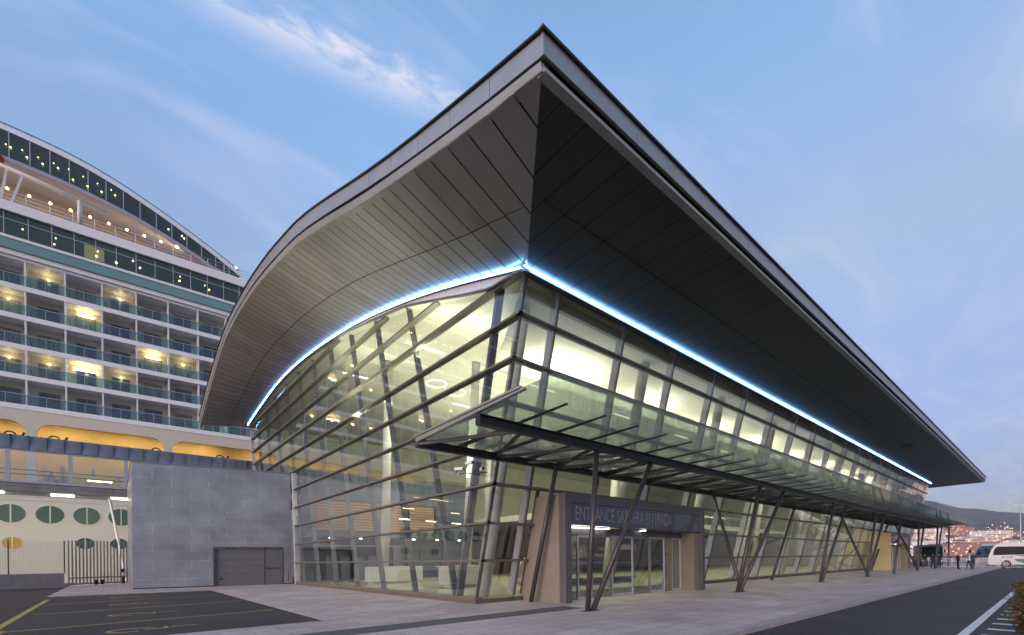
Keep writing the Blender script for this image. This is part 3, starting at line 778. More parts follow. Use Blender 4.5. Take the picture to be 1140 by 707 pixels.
# ceiling discs (downlights) on the inner block
M_dl = emitter('downlight', (1.0, .95, .8), 6)
for k in range(6):
    MB().tube((12.3 + 2.3 * k, Y0 - .9, 3.35), (12.3 + 2.3 * k, Y0 - .9, 3.42), .12, .12, 10).build('downlight', M_dl, term)
MB().box(10.6, Y0 - 2.0, 3.42, 26, Y0 - .002, 3.75).build('inner_soffit', M_gbox, term)
# mezzanine along the back
M_mez = mat('mezzanine_edge', (.50, .49, .42), .6)
mz = MB(); mz.box(26.2, 27, 4.9, XEND - 2, 49.4, 5.4); mz.build('mezzanine', M_mez, term)
rail = MB()
for x in range(27, 80, 2): rail.beam((x, 27.05, 5.4), (x, 27.05, 6.45), .05, .05)
rail.beam((26.4, 27.05, 6.48), (80, 27.05, 6.48), .06, .06)
rail.build('mezzanine_rail', M_mull, term)
MB().poly([(26.4, 27.0, 5.45), (80, 27.0, 5.45), (80, 27.0, 6.35), (26.4, 27.0, 6.35)]).build('mezzanine_glass', M_glassT, term)
# round leaning columns
M_rc = mat('column_white', (0.60, 0.60, 0.56), 0.5, var=0.05)
for x in [11.5 + 7.56 * k for k in range(10)]:
    MB().tube((x - .35 if x < 12 else x, 15.0, .15), (x, 12.7 if x < 12 else 12.6, 10.7), .30, .24, 20).build('round_column', M_rc, term)
for x, y in ((18, 26), (33, 26), (48, 26), (63, 26), (78, 26), (14.5, 31), (30, 40)):
    MB().tube((x, y, .15), (x - .5, y - 2.2, zi(y) - .5), .32, .26, 18).build('round_column', M_rc, term)
# linear ceiling lights
M_lin = emitter('linear_light', (1.0, 0.95, 0.74), 1.3)
for y in (23.5, 33):
    l_ = MB()
    x = 12.5
    while x < 78:
        zz = 10.9 + (zi(y) - 10.9) * (1 - .45 * (x - 10) / 72) - .42
        l_.box(x, y - .07, zz - .05, x + 2.4, y + .07, zz + .02); x += 9.3
    l_.build('ceiling_light', M_lin, term)
for (x, y, z) in ((15.3, 25, 12.55), (17.0, 25.4, 12.5)):
    rg = MB()
    for k in range(20):
        a, b = 2 * math.pi * k / 20, 2 * math.pi * (k + 1) / 20
        rg.tube((x + .62 * math.cos(a), y + .62 * math.sin(a), z), (x + .62 * math.cos(b), y + .62 * math.sin(b), z), .05, .05, 6)
    rg.build('ring_light', M_lin, term)
# reception desk, seats and escalator
M_wh = mat('desk_white', (.62, .62, .58), .4)
dk = MB(); dk.box(13.2, 20.5, .3, 16.0, 21.6, 1.25); dk.box(13.4, 20.7, .15, 15.8, 21.4, .3); dk.box(13.1, 20.4, 1.25, 16.1, 21.7, 1.30); dk.build('reception_desk', M_wh, term)
dk = MB(); dk.box(12.0, 27.5, .3, 15.6, 28.4, 1.25); dk.box(12.2, 27.6, .15, 15.4, 28.3, .3); dk.build('reception_desk', M_wh, term)
es = MB()
for yo_ in (0, 1.3):
    es.beam((17.2, 18.6 + yo_, .5), (22.6, 18.6 + yo_, 4.7), .16, .95)
es.beam((17.2, 19.25, .3), (22.6, 19.25, 4.5), 1.1, .3)
es.build('escalator', mat('escalator_steel', (.5, .5, .46), .3, .6), term)
bnch = MB()
for x in range(0, 5): bnch.box(18.2 + x * 1.2, 16.6, .45, 19.2 + x * 1.2, 17.1, .55)
bnch.box(18.2, 16.8, .15, 24, 16.9, .45); bnch.build('bench', M_vee, term)
# interior lamps
IC = (1.0, 0.97, 0.70)
def hall_light(x, y, z, sx, sy, e, d): area('hall_lamp', (x, y, z), sx, sy, e * 1.25, IC, d, term)
hall_light(30, 16.5, 8.2, 36, .5, 420, (0, .35, 1))
hall_light(62, 16.5, 8.2, 36, .5, 340, (0, .35, 1))
hall_light(12.8, 25, 8.6, .5, 20, 420, (.35, 0, 1))
hall_light(24, 30, 9.5, 14, 14, 520, (0, 0, 1))
hall_light(50, 32, 8.5, 40, 10, 520, (0, 0, 1))
hall_light(20, 24, 11.4, 14, 12, 620, (.1, .2, -1))
hall_light(50, 22, 10.4, 50, 8, 950, (0, .2, -1))

for k in range(8):
    area('cove_lamp', (16.5 + 7.56 * k, 15.4, 9.6), 3.2, .3, (30 + 18 * (k % 2)) if k else 110, (1, .96, .72), (0, .1, 1), term)
area('cove_lamp', (12.6, 18.5, 10.4), .4, 4.5, 130, (1, .95, .66), (.15, 0, 1), term)
area('cove_lamp', (12.6, 29, 12.4), .4, 4.5, 70, (1, .95, .66), (.15, 0, 1), term)
# entrance box -----------------------------------------------------------------
M_brown = mat('brown_cladding', (0.235, 0.20, 0.165), 0.55, 0.1, var=0.08, scale=1.5)
M_purp = mat('portal_metal', (0.140, 0.130, 0.140), 0.4, 0.4, var=0.08, scale=1)
def entrance(x0, x1, panels, sign):
    zt = 3.98; yf = 11.5
    p = MB()
    for xs_, sgn in ((x0, 1), (x1, -1)):
        xa, xb = (xs_, xs_ + .06) if sgn > 0 else (xs_ - .06, xs_)
        p.hexa([(xa, yf + .3, 0), (xb, yf + .3, 0), (xb, 13.97, 0), (xa, 13.97, 0), (xa, yf + .3, zt - .01), (xb, yf + .3, zt - .01), (xb, 12.97, zt - .01), (xa, 12.97, zt - .01)])
    p.box(x0 + .06, yf + .3, zt - .1, x1 - .06, 13.0, zt - .02)
    p.box(x0 + .42, yf + .301, 0.0, x0 + .5, 13.9, 2.8); p.box(x1 - .9, yf + .1, 0.0, x1 - .36, yf + 1.6, 2.78)
    p.build('entrance_side_wall', M_brown, term)
    f = MB(); f.box(x0, yf, 0, x0 + .34, yf + .296, zt); f.box(x1 - .34, yf, 0, x1, yf + .296, zt); f.box(x0 + .34, yf, 3.66, x1 - .34, yf + .296, zt)
    f.build('entrance_portal', M_purp, term, bevel=.008)
    s = MB(); s.box(x0 + .34, yf + .06, 2.93, x1 - .34, yf + .2, 3.655); s.box(x0 + .34, yf + .0, 2.84, x1 - .34, yf + .22, 2.925); 
    sg_ = s.build('sign_panel', panels, term)
    li = MB(); li.box(x0 + .5, yf + .5, 2.795, x0 + 3.2, yf + .7, 2.82); li.box(x0 + 5.6, yf + .5, 2.795, x0 + 5.8, yf + .7, 2.82)
    li.build('entrance_light', emitter('entrance_lamp', (1, .96, .85), 2.5), term)
    # door set: fixed and sliding leaves, posts and a header
    dm = MB(); dm.box(x0 + .5, yf + .75, 2.55, x1 - .9, yf + .87, 2.84); dm.build('door_header', M_purp, term)
    xd = [x0 + .5, x0 + 1.55, x0 + 2.4, x0 + 3.7, x0 + 5.2, x0 + 6.5, x0 + 7.75, x0 + 8.4, x1 - .9]
    for q, (a, b) in enumerate(zip(xd, xd[1:])):
        fr = MB(); w = .05
        fr.box(a, yf + .78, .0, a + w, yf + .84, 2.55); fr.box(b - w, yf + .78, .0, b, yf + .84, 2.55); fr.box(a + w, yf + .78, 2.48, b - w, yf + .84, 2.55); fr.box(a + w, yf + .78, 0, b - w, yf + .84, .09)
        d = fr.build('glass_door', M_mull if q % 2 else M_brown, term)
        MB().poly([(a + w, yf + .81, .09), (b - w, yf + .81, .09), (b - w, yf + .81, 2.48), (a + w, yf + .81, 2.48)]).build('pane', M_glassT, d)
    MB().box(x0 + .5, yf + .9, .003, x1 - .9, 14.1, .02).build('entrance_mat', mat('entrance_mat_dark', (.06, .06, .06), .9), term)
    return sg_
M_sign = mat('sign_panel_blue_grey', (0.075, 0.085, 0.125), 0.12, 0.2)
entrance(BOX0, BOX1, M_sign, True)
M_letter = mat('sign_letters', (0.33, 0.32, 0.35), 0.4, 0.3)
text_mesh("ENTRANCE SARRERA ENTRADA", 0.74, 6.55, 0.008, 'sign_lettering', M_letter, term, (12.93, 11.548, 3.03), (R(90), 0, 0), bold=-0.004)
entrance(B2_0, B2_1, M_sign, False)
MB().box(B2_0 - .02, 11.45, 0, B2_0 + .0, 13.0, 3.9).build('side_panel', mat('lit_cream_panel', (.50, .42, .24), .5), term)

# ------------------------------------------------------------------ canopy
can = empty('glass_canopy', (8, 9.37, 0), 'long dark steel and glass canopy on slanting tube columns along the terminal front', 'canopy')
CX0, CX1 = 6.93, 84.0
yA, yB, yG = 9.37, 12.45, 6.72
zA, zB = 5.10, 5.13
def ibeam(y, z, name, h=.26, w=.2):
    b = MB(); b.box(CX0, y - w / 2, z - h / 2, CX1, y + w / 2, z - h / 2 + .025); b.box(CX0, y - w / 2, z + h / 2 - .025, CX1, y + w / 2, z + h / 2); b.box(CX0, y - .03, z - h / 2 + .025, CX1, y + .03, z + h / 2 - .025)
    b.box(CX0 - .02, y - w / 2, z - h / 2, CX0, y + w / 2, z + h / 2)
    return b.build(name, M_aub, can)
ibeam(yA, zA, 'main_beam'); ibeam(yB, zB - .02, 'wall_beam', .24, .18)
zr = lambda y: 5.30 + (yB - y) * 0.022
raf = MB(); x = CX0; RX = []
n_ = 0
while x < CX1 + .01:
    RX.append(x); x += 1.49
for n_, x in enumerate(RX[:100]):
    r_ = MB()
    if n_ == 0:
        r_.hexa([(x - .05, yB, zr(yB) - .16), (x + .05, yB, zr(yB) - .16), (x + .05, yB + .01, zr(yB) - .02), (x - .05, yB + .01, zr(yB) - .02), (x - .05, yG + .9, zr(yG + .9) - .06), (x + .05, yG + .9, zr(yG + .9) - .06), (x + .05, yG + .9, zr(yG + .9) - .015), (x - .05, yG + .9, zr(yG + .9) - .015)])
    else:
        r_.hexa([(x - .03, yB, zr(yB) - .13), (x + .03, yB, zr(yB) - .13), (x + .03, yB, zr(yB) - .015), (x - .03, yB, zr(yB) - .015), (x - .03, 7.75, zr(7.75) - .05), (x + .03, 7.75, zr(7.75) - .05), (x + .03, 7.75, zr(7.75) - .015), (x - .03, 7.75, zr(7.75) - .015)])
    r_.build('rafter', M_aub if n_ else M_trim, can)
ep = MB(); ep.beam((CX0 - .03, yB + .1, zr(yB) + .02), (CX0 - .03, yG + 1.0, zr(yG + 1) + .02), .10, .05); ep.build('edge_profile', M_trim, can)
gp = MB()
for a, b in zip(RX, RX[1:]):
    for (p, q, gx) in ((yB + .1, yG, .012),):
        tt = [random.uniform(-.0015, .0015) for _ in range(3)]
        z0, z1 = zr(p), zr(q)
        gp.hexa([(a + gx, p, z0), (b - gx, p, z0), (b - gx, q, z1 + tt[0]), (a + gx, q, z1 + tt[0]), (a + gx, p, z0 + .018), (b - gx, p, z0 + .018), (b - gx, q, z1 + .018 + tt[0]), (a + gx, q, z1 + .018 + tt[0])])
gp.build('glass_sheets', M_glassC, can)
# plan bracing between the beams
x = CX0
flip = 0
while x < CX1 - 2.9:
    for (p, q) in (((x, yB), (x + 1.5, yA)), ((x + 1.5, yB), (x, yA)) if False else ((x + 3.0, yB), (x + 1.5, yA))):
        MB().beam((p[0], p[1], zB - .04), (q[0], q[1], zA - .02), .09, .09).build('brace', M_aub, can)
    x += 3.0
for fx, fy, tops in ((11.1, 9.37, [(11.5, yA), (14.5, yA)]), (21.7, 9.5, [(23.7, yA), (26.7, yA), (25.2, yB)][:2] + [(25.3, yB)]), (32.8, 9.5, [(35.0, yA), (37.8, yA)]), (43.0, 9.4, [(45.6, yA), (48.4, yA), (48.6, yB)]),
                    (50.4, 9.2, [(54.5, yA)]), (60.5, 9.2, [(62.8, yA), (65.6, yA), (69.5, yB)]), (70.8, 9.2, [(73.9, yA), (76.8, yA)]), (80, 9.2, [(82.5, yA)]),
                     (33.6, 12.6, [(37.3, yB)]), (58.5, 12.5, [(65.5, yB)])):
    for q, (tx, ty) in enumerate(tops):
        ox = (q - (len(tops) - 1) / 2) * .24
        MB().tube((fx + ox, fy, 0), (tx, ty, zA - .12), .085, .085, 14).build('column', M_col, can)
    MB().box(fx - .22 - .1 * (len(tops) - 1), fy - .12, .001, fx + .22 + .1 * (len(tops) - 1), fy + .12, .02).build('base_plate', M_col, can)

MB().tube((11.9, 12.92, 0), (12.16, 11.75, 4.98), .085, .085, 14).build('column', M_col, can)
MB().beam((11.4, yB, zB - .04), (13.2, yA, zA - .02), .09, .09).build('brace', M_aub, can)
# security cameras on the V mullion
def sec_cam(loc, rz, label, mirrored=False):
    r_ = empty('security_camera', loc, label, 'camera', 'floodlights and cameras clustered on the steel mullion', rz)
    x, y, z = 0, 0, 0
    h = MB(); h.box(loc[0] - .06, loc[1] - .2, loc[2] - .05, loc[0] + .06, loc[1] + .14, loc[2] + .06); h.build('housing', M_white, r_, bevel=.015)
    h = MB(); h.tube((loc[0], loc[1] - .205, loc[2]), (loc[0], loc[1] - .24, loc[2]), .045, .045, 12); h.build('lens', M_black, r_)
    h = MB(); h.tube((loc[0], loc[1] + .05, loc[2] - .05), (loc[0], loc[1] + .1, loc[2] - .16), .02, .02, 8); h.build('bracket', M_dark, r_)
    return r_
# ------------------------------------------------------------------ grey annex
M_zinc = panel_mat('zinc_shingles', (0.35, 0.365, 0.395), 2.05, 0.60, rough=0.34, metal=0.65, axes='XZ', var=0.045, seam=0.014, seam_dark=1.25)
M_zside = panel_mat('zinc_shingles_side', (0.28, 0.30, 0.33), 2.05, 0.60, rough=0.38, metal=0.35, axes='YZ', var=0.10, seam=0.014, seam_dark=1.25)
ann = empty('service_annex', (0.88, 38.5, 0), 'blue grey zinc shingled service block with a roller door, left of the glass hall', 'annex')
f0 = Vector((0.88, 38.49, 0)); f1 = Vector((10.05, 37.14, 0)); fd = (f1 - f0).normalized(); fn = Vector((-fd.y, fd.x, 0))
FW = (f1 - f0).length; HZ = 8.15
def fp(s, d, z): p = f0 + fd * s + fn * d; return (p.x, p.y, z)
def fbox(mb, s0, s1, d0, d1, z0, z1): mb.hexa([fp(s0, d0, z0), fp(s1, d0, z0), fp(s1, d1, z0), fp(s0, d1, z0), fp(s0, d0, z1), fp(s1, d0, z1), fp(s1, d1, z1), fp(s0, d1, z1)])
g0, g1, gz = 4.35, FW - .55, 2.66
w = MB(); w.use(M_zinc)
fbox(w, 0, g0, 0, .35, .06, HZ); fbox(w, g1, FW, 0, .35, .06, HZ); fbox(w, g0, g1, 0, .35, gz, HZ)
w.use(M_zside); w.hexa([(0.88, 38.86, .06), (1.2, 38.82, .06), (1.2, 51.5, .06), (0.88, 51.5, .06), (0.88, 38.86, HZ), (1.2, 38.82, HZ), (1.2, 51.5, HZ), (0.88, 51.5, HZ)])
w.use(M_roof); w.hexa([(1.2, 38.9, HZ - .4), (10.1, 37.55, HZ - .4), (10.4, 51.5, HZ - .4), (1.2, 51.5, HZ - .4), (1.2, 38.9, HZ - .2), (10.1, 37.55, HZ - .2), (10.4, 51.5, HZ - .2), (1.2, 51.5, HZ - .2)])
w.build('wall', None, ann)
c = MB(); fbox(c, -.03, FW, -.04, .4, HZ, HZ + .09); c.box(.84, 38.95, HZ, 1.25, 51.5, HZ + .09); c.build('coping', mat('coping_zinc', (.2, .22, .26), .4, .4), ann)
c = MB(); fbox(c, 0, g0, -.03, .0, 0, .06); c.build('base_flashing', M_black, ann)
c = MB(); fbox(c, g1, FW, -.03, 0, 0, .06); c.build('base_flashing', M_black, ann)
M_door = mat('grey_door_paint', (0.135, 0.135, 0.15), .45, .2, var=.08, scale=.8)
c = MB(); fbox(c, g0, g0 + .07, -.02, .14, 0, gz + .07); fbox(c, g1 - .07, g1, -.02, .14, 0, gz + .07); fbox(c, g0 + .07, g1 - .07, -.02, .14, gz, gz + .07)
c.build('opening_frame', M_dark, ann)
gd = MB()
ds = g0 + .075; de = g0 + (g1 - g0) * .72
for k in range(5): fbox(gd, ds, de - .03, .18, .24, .02 + k * .525, .02 + k * .525 + .52)
gdoor = gd.build('garage_door', M_door, ann)
h = MB(); fbox(h, ds + .3, ds + .48, .15, .18, .45, .55); h.build('handle', M_black, gdoor)
sd = MB(); fbox(sd, de + .03, g1 - .08, .18, .24, .02, gz - .02); sdo = sd.build('door', M_door, ann)
h = MB(); fbox(h, de + .12, de + .2, .13, .18, 1.15, 1.25); fbox(h, de + .25, g1 - .2, .15, .178, 1.17, 1.21); h.build('handle', M_black, sdo)
c = MB(); fbox(c, de - .03, de + .03, .16, .24, 0, gz); c.build('door_post', M_dark, ann)
c = MB(); c.path([fp(g1 + .3, -.02, .9), fp(g1 + .3, -.02, .2)], .02); c.build('conduit', M_black, ann)

# ------------------------------------------------------------------ gangway
gw = empty('boarding_gangway', (-6, 52, 0), 'raised glazed boarding gangway with scalloped blue grey roof edge in front of the ship', 'gangway')
M_gr = mat('gangway_roof_zinc', (0.20, 0.215, 0.26), .4, .4, var=.08, scale=1)
r_ = MB(); x = -40.0
while x < 16:
    n = 5; w_ = .98
    for k in range(n):          # each tray swells slightly
        xa = x + w_ * k / n; xb = x + w_ * (k + 1) / n
        da = .045 * math.sin(math.pi * k / n); db = .045 * math.sin(math.pi * (k + 1) / n)
        r_.hexa([(xa, 52 - da, 10.62), (xb, 52 - db, 10.62), (xb, 52.6, 10.62), (xa, 52.6, 10.62), (xa, 52.25 - da, 11.72), (xb, 52.25 - db, 11.72), (xb, 52.6, 11.80), (xa, 52.6, 11.80)])
    r_.box(x + w_, 51.97, 10.60, x + 1.0, 52.5, 11.74)
    x += 1.0
r_.box(-40, 52.6, 11.6, 16, 55.4, 11.8)
r_.build('roof', M_gr, gw)
M_gf = mat('gangway_frame', (.42, .44, .50), .45, .2, var=.05)
p_ = MB(); p_.box(-40, 52.02, 8.02, 16, 52.3, 8.2); p_.box(-40, 52.04, 10.5, 16, 52.2, 10.6); p_.build('frame', M_gf, gw)
for x in [0.85 - 3.5 * k for k in range(0, 12)]: MB().box(x - .13, 52.02, 8.2, x + .13, 52.26, 10.5).build('post', M_gf, gw)
for x in [0.85 - 3.5 * k for k in range(0, 12)]: MB().poly([(x - 3.37, 52.15, 8.2), (x - .13, 52.15, 8.2), (x - .13, 52.15, 10.5), (x - 3.37, 52.15, 10.5)]).build('glass_pane', M_glassT, gw)
MB().box(-40, 52.1, 7.38, 16, 55.2, 8.0).build('floor_beam', panel_mat('gangway_under', (.26, .26, .25), 1.0, .7, axes='XZ', metal=.2, var=.05, seam=.01), gw)
hr = MB(); hr.tube((-40, 52.6, 9.1), (16, 52.6, 9.1), .03, .03, 8); hr.tube((-40, 52.6, 8.75), (16, 52.6, 8.75), .02, .02, 8); hr.tube((-40, 55, 9.1), (16, 55, 9.1), .03, .03, 8); hr.build('handrail', M_dark, gw)
M_tube = emitter('gangway_tube_light', (1, .93, .72), 6)
M_tube2 = emitter('gangway_inner_light', (1, .82, .45), 5)
for x in (-7.2, -3.2, .4, -11, -15):
    MB().box(x - .7, 53.2, 7.26, x + .7, 53.4, 7.37).build('underside_light', M_tube, gw)
for x in (-.9, -8, -15): MB().box(x - .8, 53.8, 8.75, x + .8, 53.95, 8.83).build('inner_light', M_tube2, gw)
s_ = MB(); s_.beam((-.3, 52.4, 7.4), (.75, 51.2, 0.2), .11, .16); s_.beam((-8, 52.4, 7.4), (-8, 52.4, -.1), .2, .2) if False else None
s_.build('strut', M_white, gw)
for x in (-7.5, -2.5, -12, 3, -20):
    area('underside_lamp', (x, 53.3, 7.2), 3.0, .3, 62, (1, .93, .72), (0, .75, -1), gw)
for x in (-4, -12): area('inner_lamp', (x, 54.3, 10.4), 6, .4, 32, (1, .75, .35), (0, 0, -1), gw)

# ------------------------------------------------------------------ cruise ship
ship = empty('cruise_ship', (-5, 63, -3), 'huge white cruise ship with rows of glass fronted balconies and an arched glazed top deck', 'cruise ship')
SX0, SX1 = -60.0, 46.0
YS = 63.0
M_hull = mat('ship_white', (0.70, 0.68, 0.62), .4, var=.03, scale=.3)
M_deckw = mat('deck_edge_white', (0.90, 0.88, 0.90), .4, var=.04)
M_cab = mat('cabin_wall_beige', (0.72, 0.66, 0.60), .6, var=.05)
M_teal = mat('teal_band', (0.17, 0.33, 0.34), .4, var=.06, scale=.4)
M_beige = mat('arcade_beige', (0.70, 0.62, 0.50), .5, var=.04)
M_orng = mat('lifeboat_deck_wall', (0.60, 0.44, 0.20), .6, var=.12, scale=.5)
M_gsh = glass('balcony_glass', (0.34, 0.60, 0.60), 1.1, base=.085)
M_gdk = mat('dark_green_glass', (0.018, 0.045, 0.040), .06, 0.0, spec=.8)
M_pgl = mat('porthole_glass', (0.03, 0.10, 0.085), .35, 0, spec=.5)
M_pbr = mat('porthole_brown', (0.22, 0.13, 0.03), .3, emit=(.5, .28, .05), estr=.25)
M_bulb = emitter('warm_bulb', (1.0, 0.72, 0.36), 6)
M_win_lit = emitter('lit_lounge_spot', (1.0, .82, .3), 3)
hull = MB()
hull.poly([(SX0, YS, -3.5), (SX1, YS, -3.5), (SX1, YS, 8.2), (SX0, YS, 8.2)])
hull.poly([(SX0, YS, 8.2), (SX1, YS, 8.2), (SX1, YS + 3, 8.2), (SX0, YS + 3, 8.2)])
hull.box(SX0, YS + 16, -3.5, SX1, YS + 16.2, 34); hull.box(SX0, YS + .01, -3.5, SX0 + .2, YS + 16, 8.1); hull.box(SX1 - .2, YS + .01, -3.5, SX1, YS + 16, 34)
hull.box(SX0, YS - .06, 7.75, SX1, YS - .002, 7.83)
hull.build('hull', M_hull, ship)
for k in range(-8, 6):
    cx_ = -7.29 + 2.62 * k
    f_ = MB().ring((cx_, 0, 6.46), 1.0, .86, .07, YS - .05, YS + .02).build('porthole', M_hull, ship)
    MB().ellipse((cx_, YS - .01, 6.46), 1.0, .86).build('pane', M_pgl, f_)
    MB().box(cx_ - .05, YS - .04, 5.62, cx_ + .05, YS - .015, 7.3).build('divider', M_hull, f_)
for k, cx_ in enumerate([-12.4, -7.2, -2.2, .4, 5.4, 10.4, -17.4]):
    f_ = MB().ring((cx_, 0, 3.72), .66, .55, .05, YS - .05, YS + .02).build('porthole', M_hull, ship)
    MB().ellipse((cx_, YS - .01, 3.72), .66, .55).build('pane', M_pbr if abs(cx_ + 7.2) < .1 else M_pgl, f_)
    MB().box(cx_ - .04, YS - .04, 3.2, cx_ + .04, YS - .015, 4.25).build('divider', M_hull, f_)
# lifeboat deck
pw = MB(); pw.box(SX0, YS + 3.0, 8.2, SX1, YS + 3.1, 15.9); pw.build('promenade_wall', M_orng, ship)
pc = MB(); pc.box(SX0, YS + .4, 15.75, SX1, YS + 3.0, 15.85); pc.build('promenade_ceiling', M_orng, ship)
# arcade: wall with round-cornered openings, built as strips
ar = MB(); PX = [-5.9 + 10.5 * k for k in range(-6, 6)]
for pa, pb in zip(PX, PX[1:]):
    a, b = pa + .38, pb - .38; rr = 1.1; zt = 15.15; zto = 16.25
    n = 8; prev = None; pts = [(a, 8.2)]
    for k in range(n + 1):
        t = math.pi / 2 * k / n; pts.append((a + rr - rr * math.cos(t), zt - rr + rr * math.sin(t)))
    for k in range(n + 1):
        t = math.pi / 2 * k / n; pts.append((b - rr + rr * math.sin(t), zt - rr + rr * math.cos(t)))
    pts.append((b, 8.2))
    for (x0_, z0_), (x1_, z1_) in zip(pts[1:-1], pts[2:-1] if False else pts[2:-1]):
        ar.hexa([(x0_, YS, z0_), (x1_, YS, z1_), (x1_, YS + .3, z1_), (x0_, YS + .3, z0_), (x0_, YS, zto), (x1_, YS, zto), (x1_, YS + .3, zto), (x0_, YS + .3, zto)])
    ar.box(pa - .38, YS, 8.2, pa + .38, YS + .3, zto)
ar.build('arcade', M_beige, ship)
for k, px0 in enumerate([-7.4, -4.4, 3.6, 9.6]):
    q = MB()
    for j in range(10):
        a, b = 2 * math.pi * j / 10, 2 * math.pi * (j + 1) / 10
        q.tube((px0 + .42 * math.cos(a), YS + 1.2, 13.9 + .42 * math.sin(a)), (px0 + .42 * math.cos(b), YS + 1.2, 13.9 + .42 * math.sin(b)), .07, .07, 6)
    q.beam((px0 + .5, YS + 1.2, 13.2), (px0 + .9, YS + 1.6, 14.4), .14, .14); q.box(px0 + .9, YS + 1.4, 13.0, px0 + 1.5, YS + 2.2, 13.5)
    q.build('winch', M_black, ship)
for x in (-3.5, 1.5, 8, 14, -14, -24):
    MB().box(x - .7, YS + 1.3, 15.60, x + .7, YS + 1.5, 15.72).build('promenade_light', M_tube2, ship)
area('promenade_lamp', (-3, YS + 1.3, 15.4), 26, .6, 230, (1, .74, .34), (0, .3, -1), ship)
area('promenade_lamp', (22, YS + 1.3, 15.4), 20, .6, 140, (1, .74, .34), (0, .3, -1), ship)
# lifeboat gear seen through the gangway windows
lg = MB()
for x in (-5.2, -3.9, -1.6, 3, 8): lg.beam((x, YS + 2, 8.2), (x, YS + 2, 11.5), .3, .3); lg.box(x - .6, YS + 1.6, 9.0, x + .5, YS + 2.4, 10.1)
lg.box(SX0, YS + .1, 9.35, SX1, YS + .16, 9.42); lg.box(SX0, YS + .1, 8.9, SX1, YS + .16, 8.94)
for k in range(40): lg.box(-30 + 1.5 * k, YS + .1, 8.2, -30 + 1.5 * k + .05, YS + .16, 9.35)
for x, w_, h_ in ((-6.6, .9, 1.1), (-4.9, .5, 2.2), (-3.1, 1.3, .8), (-.9, .7, 1.6), (.2, .4, 2.4), (2.2, 1.0, .9), (5.6, 1.2, 1.3), (10, .8, 2.0)):
    lg.box(x, YS + 1.2, 8.2, x + w_, YS + 2.0, 8.3 + h_); lg.box(x + .1, YS + 1.1, 8.4 + h_, x + w_ * .7, YS + 1.6, 8.6 + h_)
for x in (-5.6, 3.8):
    for j in range(9):
        a, b = math.pi * j / 9, math.pi * (j + 1) / 9
        lg.tube((x + .7 * math.cos(a), YS + .9, 9.9 + .7 * math.sin(a)), (x + .7 * math.cos(b), YS + .9, 9.9 + .7 * math.sin(b)), .07, .07, 6)
lg.build('deck_gear', mat('deck_gear_grey', (.42, .40, .34), .5, var=.3, scale=1.5), ship)

# balcony decks
DZ = [16.25, 19.07, 21.85, 24.65, 27.40]     # underside of each white edge band
BW = 2.72; BX0 = -6.17
cols_vis = list(range(-6, 7)); cols_all = list(range(-19, 19))
db = None
for z in DZ:
    b = MB(); b.box(SX0, YS - .05, z, SX1, YS + .1, z + .46); b.box(SX0, YS + .1, z + .1, SX1, YS + 1.75, z + .3)
    b.build('deck_band', M_deckw, ship)
top_ = MB(); top_.box(SX0, YS + .0, 30.2, SX1, YS + 1.75, 30.45); top_.build('deck_band', M_deckw, ship)
bw_ = MB(); bw_.box(SX0, YS + 1.75, 16.3, SX1, YS + 1.9, 30.4); bw_.build('cabin_wall', M_cab, ship)
M_cdoor = mat('cabin_door_glass', (0.05, 0.085, 0.14), .08, spec=.8)
M_cfrm = mat('cabin_door_frame', (.28, .26, .25), .5)
M_part = mat('balcony_partition', (.80, .80, .82), .45)
M_chair = mat('deck_chair_dark', (.02, .035, .055), .6)
def balcony_geo(z):
    """four meshes for one balcony, local x 0..BW"""
    bal = MB(); bal.poly([(.04, YS - .02, z + .46), (BW - .04, YS - .02, z + .46), (BW - .04, YS - .02, z + 1.38), (.04, YS - .02, z + 1.38)])
    fr = MB(); fr.box(0, YS - .05, z + 1.38, BW, YS + .02, z + 1.43); fr.box(BW / 2 - .015, YS - .04, z + .46, BW / 2 + .015, YS, z + 1.38)
    dr = MB(); dr.box(.75, YS + 1.70, z + .32, 1.42, YS + 1.748, z + 2.25); dr.box(1.50, YS + 1.70, z + .32, 2.15, YS + 1.748, z + 2.25)
    df = MB(); df.box(.68, YS + 1.66, z + .32, .75, YS + 1.75, z + 2.32); df.box(1.42, YS + 1.66, z + .32, 1.50, YS + 1.75, z + 2.32); df.box(2.15, YS + 1.66, z + .32, 2.22, YS + 1.75, z + 2.32); df.box(.75, YS + 1.66, z + 2.25, 2.15, YS + 1.75, z + 2.32)
    pa = MB(); pa.box(-.07, YS + .0, z + .46, .07, YS + .16, z + 2.83); pa.box(-.03, YS + .16, z + .3, .03, YS + 1.7, z + 2.83)
    ch = MB()
    for cx_ in (.35, 1.9):
        ch.box(cx_, YS + .5, z + .62, cx_ + .5, YS + 1.0, z + .68); ch.beam((cx_ + .02, YS + .75, z + .65), (cx_ - .1, YS + .75, z + 1.25), .48, .05, up=(1, 0, 0)); ch.box(cx_ + .03, YS + .55, z + .3, cx_ + .08, YS + .95, z + .62); ch.box(cx_ + .4, YS + .55, z + .3, cx_ + .45, YS + .95, z + .62)
    return bal, fr, dr, df, pa, ch
proto = {}
root_b = None
rest = [MB() for _ in range(6)]
order = ('balustrade', 'rail', 'cabin_door', 'door_frame', 'partition', 'deck_chair')
mts = (M_gsh, M_mull, M_cdoor, M_cfrm, M_part, M_chair)
rnd = random.Random(5)
